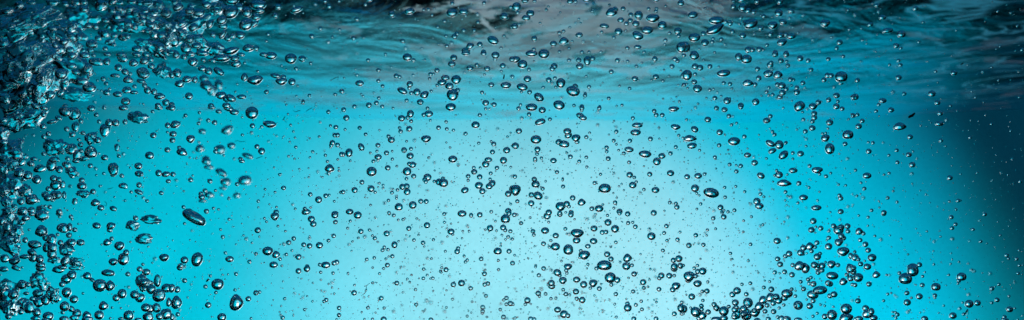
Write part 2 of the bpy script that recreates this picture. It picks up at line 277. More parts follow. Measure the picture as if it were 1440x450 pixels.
    '173.3,261.3,13,8.7,-8,1;673.3,260.7,11.3,10;35.8,306.7,12,9.3;798.8,375,12,9.3;290,227,12.3,9;602.8,160,12.3,9;181.7,40,13.3,8.3,0,1;'
    '166.7,3.3,13.3,8.3,0,1;185,2.5,13.3,8.3,10,1;56.7,372.5,13.3,8.3;5,378.3,13.3,8.3,0,1;50,447.5,13.3,8.3,0,1;104.2,446.7,13.3,8.3,0,1;90,448.3,13.3,8.3;'
    '237.5,425,8.3,13.3;275.8,64.2,13.3,8.3;267.5,75.8,13.3,8.3;153.3,172.5,10.3,10.7;1148,292.2,14.3,7.7;162.5,172.8,11,10;82,274.2,10,11;1038.7,80,10,11;'
    '696.7,77.5,11.3,9.7;745.8,18.7,11.3,9.7;783.7,383.3,11.3,9.7,-20;313.3,48.3,15,7.3,55;241.7,73.3,15,7.3;259.3,365.7,10.7,10.2;953.3,43.7,10.7,10.2;'
    '205.5,382.5,11.7,9.3;384.8,372.2,12,9;1067.8,289.7,12,9;1106.2,448.8,12,9;330,82.2,12.3,8.7;207.5,126.7,10,10.7;233.3,144.2,10.7,10,-20,1;'
    '265.8,135,10.7,10;991.3,60,10.7,10;1036.5,408.7,10.7,10;194.7,233.3,11,9.7;869.7,44.3,11,9.7;165.3,132.5,12.7,8.3;173.3,151.7,12.7,8.3;'
    '1112.5,51,12.7,8.3;10,92.5,11.7,9;195.5,244.2,11.7,9,-10;135.8,317.3,11.7,9,-10;113.3,341,11.3,9.3;691.7,258.3,11.3,9.3,40;797.8,184.7,11.3,9.3;'
    '766.5,324.3,11.3,9.3;1219.2,247,12,8.7;118.7,222.5,14.3,7.3,0,1;387.5,106.7,14.3,7.3,-10;884.5,210.3,13,8,-8;577.2,160,9.7,10.7;1095.5,245.8,10.7,9.7;'
    '1045.8,434.2,10.7,9.7;651.7,16.2,12.5,8.3;166.3,94.7,10.3,10;29.2,283,10,10.3;410.5,115,10.3,10;128.3,152.5,11,9.3;810.8,338,11,9.3;'
    '1099.3,120.2,11,9.3;962,434.5,9.3,11;1130,277.8,12.3,8.3;1202.5,362,10.3,9.9;586.3,129.3,10.3,9.9;683,230.8,10.3,9.9;769.5,303.7,10.3,9.9;'
    '820.8,400,10.3,9.9;1064.3,283,10.3,9.9;322.8,364.3,11.7,8.7;284.2,96.3,11.3,9;325.3,204.7,11.3,9;329.5,157.8,12.7,8;35,360.8,15,6.7,5;'
    '110.8,51.7,10,10,0,1;189.2,37,10,10;227.5,34.7,10,10;200,21.7,10,10,0,1;150,86.7,10,10,40;83.3,238.3,10,10,-30,1;44.2,295.8,10,10;65,334.2,10,10,0,1;'
    '163.3,418.8,10,10;225,415.8,10,10;224.2,445,10,10;708,225.5,10.3,9.7;1022.5,141.7,10.3,9.7;1149.3,361,10.3,9.7;505.7,117,12,8.3;741.7,111,10.7,9.3;'
    '889.8,260.3,10.7,9.3;1070,247,11.3,8.7,-30;167.2,12,11.7,8.3,-15;173.3,15,8.3,11.7,-30,1;90.8,114.2,11.7,8.3,30;318.3,148.3,11.7,8.3;'
    '626.2,109.5,11.7,8.3;720,266.7,8.3,11.7;740,25,11.7,8.3;1018,447.5,11.7,8.3;73.3,40,13.3,7.3;22.5,376.7,13.3,7.3,-20,1;87.5,375.8,13.3,7.3;'
    '365,15,13.3,7.3,15;367.8,212.5,9.7,10;1062.7,143.2,10,9.7;1219.7,375,10.7,9;233.3,245,12,8,10;448,280.8,10,9.6;521.7,265.3,10,9.6;617.5,255.8,10,9.6;'
    '855,312.8,10,9.6;954.7,363.7,10,9.6;948.3,374.7,10,9.6;948,377.5,10,9.6;1165.3,346.5,10,9.6;75.5,250.8,10.3,9.3;1340,443.8,10.3,9.3;437.8,308,10.3,9.3;'
    '449.2,345,10.3,9.3;576.7,219.2,10.3,9.3;724.7,205,10.3,9.3;87.5,259.2,8.7,11,0,1;320.5,53.8,11,8.7;653.7,267.5,11,8.7,20;921.7,267.3,11,8.7;'
    '850,36.7,13,7.3,-8;1115.3,239.7,12.3,7.7;508,206.7,11.3,8.3,-60;799.2,190.3,10.7,8.7,25;834.7,339,10.7,8.7;976.8,181.8,10.7,8.7,-30;63.3,273.8,10,9.3;'
    '424.7,82.5,10.3,9;712.5,211.3,10.3,9;580,231.7,10.3,9;762.5,154.7,10.3,9;1092.8,338.8,10.3,9;73.3,171.3,14.7,6.3,15;106.7,101.7,11,8.3;'
    '1228.7,447,11,8.3;491.7,297.8,11,8.3;1100.8,30.8,11,8.3,-15;981.8,247.3,11,8.3;815.8,162.5,11.3,8,-15;1202.5,136.3,9.7,9.3;550.8,20,9.7,9.3;'
    '638,81.3,9.7,9.3;572.5,269.7,9.7,9.3;649,398,9.7,9.3;775.3,398,9.7,9.3;1145,372.5,9.7,9.3;1320.7,173.8,11.7,7.7;175.8,100.8,10,9,-20;1310.5,131.7,10,9;'
    '1275.8,425.2,10,9;564.7,166.3,10,9;894.2,33.3,10,9;815.2,93.2,10,9;1052.2,70,10,9;1166.7,172.2,10,9;968,393.3,10,9;1034,425.5,10,9;1091.3,417.3,10,9;'
    '635.3,90,10.8,8.3;943,243.5,10.3,8.7;810.8,393.2,10.3,8.7;43.3,3.3,13.3,6.7,0,1;170,76.7,13.3,6.7;358.3,33.3,13.3,6.7,45;339.5,136.2,13.3,6.7;'
    '293.3,235,13.3,6.7;241.7,105,8.3,10.7;289.5,223.3,10.7,8.3;972.8,417.2,9.7,9;470.8,302.7,10,8.7;550.3,196.7,10,8.7;634.2,325.7,10,8.7;'
    '835.3,321.3,10,8.7;333,274.7,10.7,8,12;531.7,220.8,10.3,8.3;4.2,169.2,11.7,7.3,20;98,319.2,7.3,11.7;1086,212.2,11.7,7.3,20;198.3,114.2,12.7,6.7,-10;'
    '4.7,200,11,7.7,15;1208.3,448,11,7.7;1217.2,433.3,9.7,8.7;687.8,262,9.7,8.7;554.7,344.2,8.7,9.7;134.2,37,9.3,9;137.5,197,9.3,9;223,243.3,9,9.3;'
    '431.7,378,9.3,9;714.7,272.5,9.3,9;689.2,320.8,9.3,9;957.5,4.2,9.3,9;818.8,421.8,9.3,9;1196.2,391.3,9.3,9;1138.7,430.3,9.3,9;124.2,35.8,10,8.3;'
    '168.3,40.8,10,8.3,0,1;160,50,10,8.3,0,1;196.7,30,10,8.3,0,1;196.7,4.2,10,8.3,0,1;126.7,70,10,8.3,0,1;138.3,53.3,10,8.3,0,1;150,130,10,8.3;'
    '212.5,93,10,8.3;43.3,230,10,8.3;30,312.5,10,8.3;100,434.2,10,8.3,-45,1;1200,381.7,8.3,10;1225.3,438,8.3,10;318.3,139.2,10,8.3;241.7,151.7,10,8.3;'
    '243.3,188.3,10,8.3;930.8,219.3,10,8.3;775.8,402.5,10,8.3;819.7,165.7,11.3,7.3,-10;195,270,12.3,6.7,-25;284.2,184.7,10.3,8;814.5,49.3,10.3,8;'
    '1078.3,169.3,10.3,8;161.7,106.3,13,6.3;1292.8,416.8,9.3,8.7;249.2,407.2,8.7,9.3;105,283.3,8.3,9.7,0,1;141.7,292.2,9.7,8.3;1300.3,448.3,9.7,8.3;'
    '390.8,9.5,9.7,8.3;591,143.5,9.7,8.3;683,144.7,9.7,8.3;778.3,61.3,9.7,8.3;784.2,435.5,9.7,8.3;686.7,224.7,11,7.3;147,221.7,10,8;738.3,0.8,10,8;'
    '151.7,5,11.7,6.7;191.7,76.3,11.7,6.7;370.8,76.7,11.7,6.7;1122.3,449.7,11.7,6.7;29.7,133.7,9,8.7;1143.7,310.8,9,8.7;164.7,207.2,7.3,10.7,0,1;'
    '1241.2,141.5,10.7,7.3;60.5,177.5,9,8.6;576.3,118.3,9,8.6;565.8,262.7,9,8.6;571.7,262,9,8.6;678.3,268.8,9,8.6;714.7,296.7,9,8.6;600.5,316.7,9,8.6;'
    '723.7,37,9,8.6;779.3,93,9,8.6;747,285.8,9,8.6;797,286.7,9,8.6;771.7,298.7,9,8.6;741.7,422.3,9,8.6;868,393.7,9,8.6;904.5,396.7,9,8.6;930,387.5,9,8.6;'
    '977.5,93.3,9,8.6;984.5,95.2,9,8.6;1182.8,319.7,9,8.6;91.7,5.3,9.3,8.3;1419.7,435,9.3,8.3;273.8,112,8.3,9.3;440.5,315,9.3,8.3;885.5,245.8,9.3,8.3;'
    '1100.3,130.3,9.3,8.3;1012,186,9.3,8.3;1125.8,216,9.3,8.3;159.2,293.3,10.3,7.3,-20;1240.8,24.5,10.7,7;216.7,128.7,8.3,9,-30,1;11.7,445,9,8.3;'
    '1374.5,426,9,8.3;362.5,323.7,9,8.3;253,376.3,9,8.3;1083,91.3,9,8.3;1176.2,149.5,9,8.3;1061.2,228.8,9,8.3;1122,375.8,8.3,9;660.8,95.7,9.7,7.7;'
    '873,28.3,9.7,7.7;1044.5,50,9.3,8;995.3,168,9.3,8;1142.2,180,9.3,8;223.3,151.3,11,6.7;1412.8,450,11,6.7;61.7,151.7,10,7.3;23,337.5,7.3,10,-30;'
    '1051.2,218,10,7.3;655,75,12.5,5.8;215.5,190.2,8.7,8.3;83.3,297.8,8.7,8.3;419.7,361.3,8.7,8.3;292.7,429,8.7,8.3;487,165.8,8.7,8.3;575.5,181,8.7,8.3;'
    '498.7,267.3,8.7,8.3;543.7,328.3,8.7,8.3;707.5,320,8.7,8.3;539.5,449.2,8.7,8.3;801.7,1.7,8.7,8.3;755.8,210,8.7,8.3;871.2,297.5,8.7,8.3;'
    '919.3,299.3,8.7,8.3;810,410,8.7,8.3;941.2,387.7,8.7,8.3;1096.7,2,8.7,8.3;1090,76.3,8.7,8.3;1125.3,82,8.7,8.3;1120.5,129.5,8.7,8.3;1030,414,8.7,8.3;'
    '1164.5,398,8.7,8.3;1143.8,399.3,8.7,8.3;1007.2,432.8,8.7,8.3;1207.5,177.5,9,8;729.7,184.3,9,8;781.5,331.3,9,8;853.8,357.5,9,8;1097.5,49.7,9,8;'
    '785.5,199.5,9.3,7.7,30;778.3,225.8,9.3,7.7;1176.3,134.3,9.3,7.7;116.7,224.2,11.7,6;338.3,76.7,11.7,6;101.7,188.7,8.7,8;1282.8,231.7,8.7,8;'
    '61.2,160.5,7.7,9;1341.7,102.3,9,7.7;283.7,277,9,7.7;685,96.7,9,7.7;666.8,241.7,9,7.7;892.8,110.7,9,7.7;77.2,63,8.3,8.3;179.2,50.8,8.3,8.3;'
    '22.5,361.7,8.3,8.3;177.5,355,8.3,8.3;29.2,438.3,8.3,8.3;241.3,147.5,8.3,8.3;82.2,166,9.7,7,-15;1112.2,15.5,10.7,6.3,-25;205,76.7,10,6.7;'
    '106.7,226.3,10,6.7;29.2,300,10,6.7;298.8,85,10,6.7;242,445.8,6.7,10;304.2,14.7,8.7,7.7;1068,69.2,8.7,7.7;188.3,130,11.7,5.7;235.8,176.3,8,8.3;'
    '87.2,399.7,8.3,8;299.2,48.7,8.3,8;258.7,79.7,8.3,8;419.7,381,8.3,8;639.2,51.2,8.3,8;568.3,211,8.3,8;865,13.3,8.3,8;946,407.3,8.3,8;1048.3,32,8.3,8;'
    '1180.8,59.5,8.3,8;1105.5,76.3,8.3,8;1041.8,148.3,8.3,8;1145,165.3,8.3,8;1013.2,291.7,8.3,8;1191.8,318,8.3,8;1097,371.7,8.3,8;1084.7,406.8,8.3,8;'
    '1149.5,376.7,8.3,8;983.3,447.5,8.3,8;1160,445,8.3,8;471.2,300,9.7,6.7;896.7,66.2,10.3,6.3;90.2,274.2,6,10.7;825,0,10.7,6;85,341.2,8,8;'
    '115,253.3,8.3,7.7;35.3,337.5,7.7,8.3;97,330.7,8.3,7.7;1263.7,109,8.3,7.7;387,21.7,8.3,7.7;922.3,108,8.7,7.3;1018.8,154.2,8.7,7.3;235.3,210.8,8,7.7;'
    '130.8,269.2,8,7.7;195.5,260,7.7,8;196.3,378.3,8,7.7;1217,343.5,8,7.7;360.3,67.8,8,7.7;242.5,197,8,7.7;435.3,345.8,8,7.7;349.2,420.2,8,7.7;'
    '720,83.3,8,7.7;707,92.5,8,7.7;518.7,147.8,8,7.7;545.3,236,8,7.7;674.5,248.7,8,7.7;674.7,302,8,7.7;642.8,353.7,8,7.7;497.8,411.7,8,7.7;751.3,54.2,8,7.7;'
    '771.8,112.5,8,7.7;747.3,274,8,7.7;805.3,278.3,8,7.7;787.2,301.3,8,7.7;802.8,302,8,7.7;956.7,373.3,8,7.7;891.7,385.3,8,7.7;1064.7,1.7,8,7.7;'
    '1163.8,106,8,7.7;1145,159.5,8,7.7;1017.8,305,8,7.7;968.8,345,8,7.7;1113.7,386.3,8,7.7;1087.5,426.3,8,7.7;995.8,438.8,8,7.7;1096.7,136.2,8.7,7;'
    '1196.3,359.7,7,8.7;211.7,83.3,8.3,7.3;82.5,252.5,8.3,7.3;1253,154.5,8.3,7.3;1052.2,14.7,8.3,7.3;1026.7,32.5,7.3,8.3;966.3,248.5,8.3,7.3;'
    '1182.3,297.5,8.3,7.3;150.8,76.3,10,6;47.5,223.3,10,6;975.8,74.2,10,6;68,265.5,7.7,7.7;284.7,282.5,11.7,5;154.2,323.3,8,7.3;39.2,400,8,7.3;'
    '1318.3,144.2,8,7.3;1220.8,351.8,8,7.3;690.8,119.3,8.3,7;976.2,115.2,8.3,7;1167.5,416,8.3,7;1043,0.3,10,5.7;68,188,7.7,7.4;113.3,203.3,7.7,7.4;'
    '1221.7,212.7,7.7,7.4;1222,399.5,7.7,7.4;467.5,200.5,7.7,7.4;388.3,298.3,7.7,7.4;254.2,373.7,7.7,7.4;473.3,368.7,7.7,7.4;360,411.8,7.7,7.4;'
    '243.3,425,7.7,7.4;674.7,62.2,7.7,7.4;507.5,325.3,7.7,7.4;637.5,400.2,7.7,7.4;717.8,426.8,7.7,7.4;776.7,96.7,7.7,7.4;808.8,121.3,7.7,7.4;'
    '921,82.8,7.7,7.4;751.3,252.2,7.7,7.4;951.8,291.2,7.7,7.4;882.7,300.8,7.7,7.4;859.2,364.2,7.7,7.4;947,366,7.7,7.4;757,412.5,7.7,7.4;1098.3,85.3,7.7,7.4;'
    '1067,109.8,7.7,7.4;1150.8,143.8,7.7,7.4;1150,373.7,7.7,7.4;981.3,381.7,7.7,7.4;994.2,409.3,7.7,7.4;1260.3,64.2,7.7,7.3;1278,217.5,8,7;83.3,300.8,9.3,6;'
    '49.2,137.5,8.3,6.7;20,290,8.3,6.7,0,1;44.2,300.8,8.3,6.7;45.8,420,8.3,6.7;398.3,108.3,8.3,6.7;296.7,148.3,8.3,6.7;1069.7,39.5,8.3,6.7;297.5,151.3,11,5;'
    '680,73.3,7.5,7.2;31.3,170,7.7,7;1322.2,159.2,7.7,7;1279.7,192.5,7.7,7;1335.8,250,7.7,7;222,148,8,6.7;826.7,346.2,8,6.7;307.5,156.7,8.7,6;'
    '113.7,170,6.7,7.7;1287.5,11.7,7.7,6.7;1243,298.7,7.7,6.7;694.7,147,7.7,6.7;91.7,149.2,7.3,7;93.7,181.3,7,7.3;61.7,192,7,7.3;175.8,171.3,7,7.3;'
    '127,233,7.3,7;105,323,7.3,7;190.7,306.7,7.3,7;1242.8,300.3,7.3,7;1210.3,371.2,7.3,7;1293,372.3,7.3,7;462.5,8.7,7.3,7;301.7,172.2,7.3,7;355,176.7,7.3,7;'
    '290.3,297,7.3,7;243,245,7.3,7;406,341,7.3,7;469.7,370,7.3,7;614.5,99,7.3,7;482,217,7.3,7;543.5,215,7.3,7;694.3,202.5,7.3,7;692.5,213.7,7.3,7;'
    '581.7,247.8,7.3,7;591.7,283,7.3,7;599.3,283.3,7.3,7;597.5,252.5,7.3,7;574.8,321.2,7.3,7;715.8,300,7.3,7;715.8,353.3,7.3,7;627.2,379.2,7.3,7;'
    '813.8,84.7,7.3,7;833.3,82.2,7.3,7;913.7,245,7.3,7;803.3,298.7,7.3,7;847,326.7,7.3,7;798.3,443.7,7.3,7;746.3,448.5,7.3,7;989.2,47.2,7.3,7;'
    '1031.3,9.2,7.3,7;1083.7,47.7,7.3,7;1090,73.8,7.3,7;1168.8,106,7.3,7;1165.2,140.5,7.3,7;1182.2,278.8,7.3,7;1154.2,320.8,7.3,7;1172.2,317.7,7.3,7;'
    '1186.2,334.7,7.3,7;977.8,388,7.3,7;129.7,393.7,10,5,-35;194.2,449.2,10,5;63.3,450,10,5;313.3,264.7,10,5;384.2,374.2,10,5;159.2,62.5,8.3,6;'
    '237.5,152,8.3,6;283.7,312,8.3,6;148,68.3,7.3,6.7;145,110.8,6.7,7.3;203.3,120,6.7,7.3;16.7,328.3,6.7,7.3;1223.7,34.5,7.7,6.3;680,75.5,8.3,5.8;'
    '126.7,207.5,8.3,5.7;922.8,0,8.3,5.7;179.7,385.5,7,6.7;1275.3,412,7,6.7;1402.2,421.7,7,6.7;438.3,50.8,7,6.7;361.3,206,7,6.7;474.7,190,7,6.7;'
    '474.5,203.8,7,6.7;268,253,7,6.7;295.2,254.8,7,6.7;427,344,7,6.7;259.5,394.5,7,6.7;557.2,106.7,7,6.7;643.3,127,7,6.7;483.3,154.2,7,6.7;'
    '531.5,204.2,7,6.7;509,256.2,7,6.7;544.7,372.8,7,6.7;681.2,385,7,6.7;558,398,7,6.7;536,419.3,7,6.7;886.2,28.7,7,6.7;887.2,20.8,7,6.7;945,93.3,7,6.7;'
    '949.2,83,7,6.7;818.3,152,7,6.7;914.7,195.3,7,6.7;855.3,223,7,6.7;832.3,293.5,7,6.7;764.3,342.7,7,6.7;720.8,370,7,6.7;842.8,405.7,7,6.7;957,375,7,6.7;'
    '926.7,406.7,7,6.7;948.3,441.2,7,6.7;922.5,448.3,7,6.7;891.3,448.3,7,6.7;1060,16.7,7,6.7;1058.3,70,7,6.7;1065.3,97,7,6.7;1093.3,119,7,6.7;'
    '1111.7,111.7,7,6.7;1158.7,112.2,7,6.7;1007.5,152,7,6.7;1041.7,150.5,7,6.7;1123.3,257.7,7,6.7;1148.8,341.2,7,6.7;1103.3,382.2,7,6.7;1150.5,383.2,7,6.7;'
    '1130,406.3,7,6.7;1078.7,429.3,7,6.7;1199.2,136.7,6,7.7;519.2,0,9.2,5;201.3,97.8,6.7,6.7;1233.3,7.5,7.7,5.7;39.2,175.3,7.3,6;158.7,245.8,7.3,6;'
    '472.2,178.7,7.3,6;398.7,264.3,7.3,6;135.3,161.3,6.7,6.4;114.2,211.7,6.7,6.4;95,222.8,6.7,6.4;33.3,251.7,6.7,6.4;203.3,406.3,6.7,6.4;1205.7,113,6.7,6.4;'
    '1212.5,170,6.7,6.4;1297,400.8,6.7,6.4;1203.3,449.2,6.7,6.4;285.8,84.2,6.7,6.4;374.7,129.2,6.7,6.4;470.8,190,6.7,6.4;288.3,268,6.7,6.4;'
    '282.5,272.5,6.7,6.4;436.3,273.3,6.7,6.4;458,275.2,6.7,6.4;471.7,312.3,6.7,6.4;469.2,331.7,6.7,6.4;413,335.3,6.7,6.4;642.5,47.5,6.7,6.4;'
    '566.2,57.5,6.7,6.4;720,38,6.7,6.4;529.3,144.7,6.7,6.4;480.8,128.3,6.7,6.4;616.7,179.5,6.7,6.4;482.5,270,6.7,6.4;658.3,247.8,6.7,6.4;676.7,364,6.7,6.4;'
    '661.8,405.3,6.7,6.4;678.8,432,6.7,6.4;708,445.7,6.7,6.4;605.8,449.7,6.7,6.4;876.3,12.3,6.7,6.4;880.8,33.3,6.7,6.4;744.7,129.5,6.7,6.4;'
    '859.7,100.8,6.7,6.4;868.3,84.7,6.7,6.4;922.8,161.7,6.7,6.4;931.3,161.7,6.7,6.4;802.2,220.3,6.7,6.4;787.2,299.3,6.7,6.4;723.3,302,6.7,6.4;'
    '749.5,325.2,6.7,6.4;852.2,326.2,6.7,6.4;893.5,318.7,6.7,6.4;937.2,317.8,6.7,6.4;764.5,377.5,6.7,6.4;795.8,413.5,6.7,6.4;882.3,427.2,6.7,6.4;'
    '1105.5,74.5,6.7,6.4;998.3,93.3,6.7,6.4;1083.3,102.5,6.7,6.4;1005.3,137.8,6.7,6.4;1105.5,125.3,6.7,6.4;1129,116.5,6.7,6.4;1025,163.2,6.7,6.4;'
    '1132.5,184.7,6.7,6.4;1184.2,152.8,6.7,6.4;1188.5,202.3,6.7,6.4;978.5,330.7,6.7,6.4;1192.5,325.2,6.7,6.4;1194.2,373.8,6.7,6.4;1049.5,413.7,6.7,6.4;'
    '986.3,430,6.7,6.4;236.7,254.7,7,6;662.5,302.8,6,7;479.7,217,5.7,7.3;811.5,199.7,7.3,5.7;36.7,412.5,8.3,5;170,448.3,8.3,5;340,226.7,8.3,5;'
    '182.5,103.7,6.7,6;116.7,187,6.7,6;61.3,216.2,6.7,6;226.7,271.3,6.7,6;959.5,106.7,5,8;171.2,247,6.3,6.1;70,290.8,6.3,6.1;99.7,304.7,6.3,6.1;'
    '1200.8,162.5,6.3,6.1;1337.8,305.3,6.3,6.1;1202.5,400.8,6.3,6.1;1314.7,415.5,6.3,6.1;1395,405.7,6.3,6.1;303,213,6.3,6.1;465.8,204.2,6.3,6.1;'
    '432,374.7,6.3,6.1;250,442,6.3,6.1;458.7,421.7,6.3,6.1;476.8,433,6.3,6.1;476.8,443,6.3,6.1;501.7,26.7,6.3,6.1;573.3,165.3,6.3,6.1;595.8,161.3,6.3,6.1;'
    '563.3,184.8,6.3,6.1;698.8,236,6.3,6.1;594.8,341.3,6.3,6.1;681.7,400,6.3,6.1;686.2,398.5,6.3,6.1;712.2,419,6.3,6.1;842.8,152,6.3,6.1;'
    '729.2,152.5,6.3,6.1;744,160.8,6.3,6.1;920,156,6.3,6.1;885.8,197.8,6.3,6.1;942.8,215.7,6.3,6.1;853,207.5,6.3,6.1;752.5,225.3,6.3,6.1;724,248.3,6.3,6.1;'
    '865,284.8,6.3,6.1;952.7,337,6.3,6.1;866,413.5,6.3,6.1;927.2,391.2,6.3,6.1;1030.3,44.2,6.3,6.1;1107.8,92.2,6.3,6.1;1136.7,85,6.3,6.1;1062,118.8,6.3,6.1;'
    '1120.5,123.3,6.3,6.1;1011.3,204.3,6.3,6.1;1083.3,163.3,6.3,6.1;1142.5,170.8,6.3,6.1;1041.7,233.3,6.3,6.1;1035.5,241,6.3,6.1;1003,307,6.3,6.1;'
    '989.2,344.2,6.3,6.1;1141.3,353,6.3,6.1;1114.7,372.7,6.3,6.1;1178.3,372.8,6.3,6.1;1089.5,383,6.3,6.1;149.2,117.5,6.7,5.7;157,335.5,5.7,6.3;'
    '1199,162.2,5,7;131.7,77.5,6,5.8;53.3,282,6,5.8;96.7,355.8,6,5.8;1323.3,197.5,6,5.8;1209.8,337.5,6,5.8;1207,364.7,6,5.8;1384.7,301.3,6,5.8;'
    '1415.8,359,6,5.8;1262,442.3,6,5.8;1348.3,394.7,6,5.8;1412.5,445.7,6,5.8;457,1.3,6,5.8;292.7,169.2,6,5.8;252.2,207.7,6,5.8;461.7,157.2,6,5.8;'
    '333.3,258.8,6,5.8;462,243.7,6,5.8;350.8,368,6,5.8;288.8,403,6,5.8;250,430.8,6,5.8;397.5,446.7,6,5.8;652,42.8,6,5.8;497,53.8,6,5.8;581.3,84.7,6,5.8;'
    '670.5,91.3,6,5.8;532.2,98.7,6,5.8;605.3,104.2,6,5.8;578.3,130.5,6,5.8;498.3,149.7,6,5.8;505.8,179.7,6,5.8;654.7,188,6,5.8;575.3,230.3,6,5.8;'
    '598.7,255.5,6,5.8;527,335,6,5.8;551.7,360.3,6,5.8;710.5,323.7,6,5.8;717.7,325.2,6,5.8;644.2,349.2,6,5.8;678.8,437.7,6,5.8;822.7,134.2,6,5.8;'
    '818.3,149.5,6,5.8;824.5,192.8,6,5.8;866.7,185,6,5.8;752.5,223.3,6,5.8;783.2,242,6,5.8;791.8,262.3,6,5.8;727.5,283,6,5.8;763,265.3,6,5.8;'
    '836.2,257.2,6,5.8;871.3,300,6,5.8;732.8,313.8,6,5.8;883.3,313.5,6,5.8;796.3,380,6,5.8;838.7,377.5,6,5.8;757.8,387,6,5.8;787,387,6,5.8;811,420,6,5.8;'
    '859.7,400.3,6,5.8;905.3,404.8,6,5.8;890.3,409.8,6,5.8;751.3,449,6,5.8;1014.2,55,6,5.8;961.7,77.5,6,5.8;1165,83,6,5.8;962,119.3,6,5.8;1026.7,118,6,5.8;'
    '1140.8,98,6,5.8;1046.8,192,6,5.8;1190.8,386.3,6,5.8;426.3,143.3,4.7,7.3;189.2,121.3,6,5.7;88,439.2,6,5.7;1182.5,117,6.7,5;28.7,161.7,5.7,5.7;'
    '139.2,170.8,5.3,6;146.3,151.3,5.7,5.4;167.2,219.5,5.7,5.4;73.7,281.3,5.7,5.4;198.7,245.3,5.7,5.4;1266.3,91.2,5.7,5.4;1271.7,131.7,5.7,5.4;'
    '1205.8,161.3,5.7,5.4;1261,211.3,5.7,5.4;1262,228.3,5.7,5.4;1215.5,265.2,5.7,5.4;1347.5,282,5.7,5.4;1214.3,328.5,5.7,5.4;1343.7,315.3,5.7,5.4;'
    '1339,320.7,5.7,5.4;1273.7,386,5.7,5.4;450.3,40,5.7,5.4;260.8,162.2,5.7,5.4;337.8,223.3,5.7,5.4;428.5,293.3,5.7,5.4;313.3,333,5.7,5.4;462,338.3,5.7,5.4;'
    '449.7,372.2,5.7,5.4;332,385.2,5.7,5.4;513.7,6.3,5.7,5.4;635.8,4.7,5.7,5.4;680.8,4.2,5.7,5.4;628.3,64.7,5.7,5.4;718.3,10,5.7,5.4;517.5,84.7,5.7,5.4;'
    '696.2,83.3,5.7,5.4;561.7,108,5.7,5.4;532,113.7,5.7,5.4;575.5,123.7,5.7,5.4;571.7,141.2,5.7,5.4;677.8,130,5.7,5.4;537.5,149.7,5.7,5.4;'
    '578.2,170.3,5.7,5.4;674.7,161.7,5.7,5.4;546.2,191.7,5.7,5.4;578,209.2,5.7,5.4;525,226.7,5.7,5.4;551.2,270.8,5.7,5.4;622.8,250.8,5.7,5.4;'
    '690,243.7,5.7,5.4;553.7,302.8,5.7,5.4;537.8,351.8,5.7,5.4;624.7,300.8,5.7,5.4;683.3,416,5.7,5.4;585.2,428.3,5.7,5.4;751.7,1.3,5.7,5.4;809.2,2,5.7,5.4;'
    '728,17.5,5.7,5.4;818.3,73.3,5.7,5.4;882.2,67.5,5.7,5.4;954.5,50.3,5.7,5.4;935.8,56.7,5.7,5.4;743.8,97.8,5.7,5.4;800,84.7,5.7,5.4;828.3,122,5.7,5.4;'
    '952.8,86,5.7,5.4;773.3,167.7,5.7,5.4;890,166,5.7,5.4;863,197.7,5.7,5.4;877.2,215.7,5.7,5.4;950.3,206.7,5.7,5.4;755.2,216.5,5.7,5.4;814.5,227,5.7,5.4;'
    '884.7,228.3,5.7,5.4;800,290.3,5.7,5.4;942,284.8,5.7,5.4;950.5,286.3,5.7,5.4;795,321.7,5.7,5.4;934,327.5,5.7,5.4;932.2,352.2,5.7,5.4;888.7,373,5.7,5.4;'
    '894.2,428.7,5.7,5.4;902.7,435,5.7,5.4;958.7,441.3,5.7,5.4;1031.7,1.3,5.7,5.4;1074.2,22.5,5.7,5.4;1105,48.3,5.7,5.4;1020.3,30.5,5.7,5.4;'
    '977.5,104.2,5.7,5.4;1084.7,88,5.7,5.4;1017.8,116.7,5.7,5.4;1005.3,221,5.7,5.4;1089.2,189.2,5.7,5.4;1026,231.3,5.7,5.4;1161.7,247.8,5.7,5.4;'
    '1069.5,272.7,5.7,5.4;1180.5,274.7,5.7,5.4;1015.5,298.3,5.7,5.4;1032.8,295.7,5.7,5.4;1146.2,347.2,5.7,5.4;987.8,409.8,5.7,5.4;1055.2,398.3,5.7,5.4;'
    '1074.2,404.2,5.7,5.4;1138,398.7,5.7,5.4;1126,396.2,5.7,5.4;1113.3,406.7,5.7,5.4;479.2,128.7,5,6;110.8,196.2,5.3,5.1;206.7,282.5,5.3,5.1;'
    '217.8,363.7,5.3,5.1;1255.8,129.2,5.3,5.1;1232,156.2,5.3,5.1;1248.3,278.3,5.3,5.1;1339.3,335.8,5.3,5.1;1264.7,384,5.3,5.1;1276.7,438.5,5.3,5.1;'
    '461.3,58.7,5.3,5.1;416.3,96.2,5.3,5.1;435,134.2,5.3,5.1;279.2,173.3,5.3,5.1;258,291,5.3,5.1;346.3,335.8,5.3,5.1;360,356.8,5.3,5.1;393.7,364.3,5.3,5.1;'
    '399.2,343.3,5.3,5.1;402.5,357.8,5.3,5.1;303.7,411.3,5.3,5.1;455.7,423.7,5.3,5.1;671.3,20,5.3,5.1;625,29.5,5.3,5.1;672,31.2,5.3,5.1;666.7,42.8,5.3,5.1;'
    '635,60.3,5.3,5.1;570,67.2,5.3,5.1;538,121,5.3,5.1;719.2,107.5,5.3,5.1;601.2,152.3,5.3,5.1;514.2,188.8,5.3,5.1;628.3,181.3,5.3,5.1;571.5,251.3,5.3,5.1;'
    '666.3,235.8,5.3,5.1;690.8,297.7,5.3,5.1;547,299.2,5.3,5.1;513,332.7,5.3,5.1;547.5,300.3,5.3,5.1;582.2,337.5,5.3,5.1;515.7,364.7,5.3,5.1;'
    '714.5,333,5.3,5.1;595.3,391.3,5.3,5.1;517.5,432.8,5.3,5.1;599.8,422.8,5.3,5.1;712,427.8,5.3,5.1;729.7,34.7,5.3,5.1;786.7,46.3,5.3,5.1;'
    '863.3,52.8,5.3,5.1;922.5,15.8,5.3,5.1;941.7,46.7,5.3,5.1;720.8,107.8,5.3,5.1;780.3,109.7,5.3,5.1;856,138.3,5.3,5.1;895,93.3,5.3,5.1;'
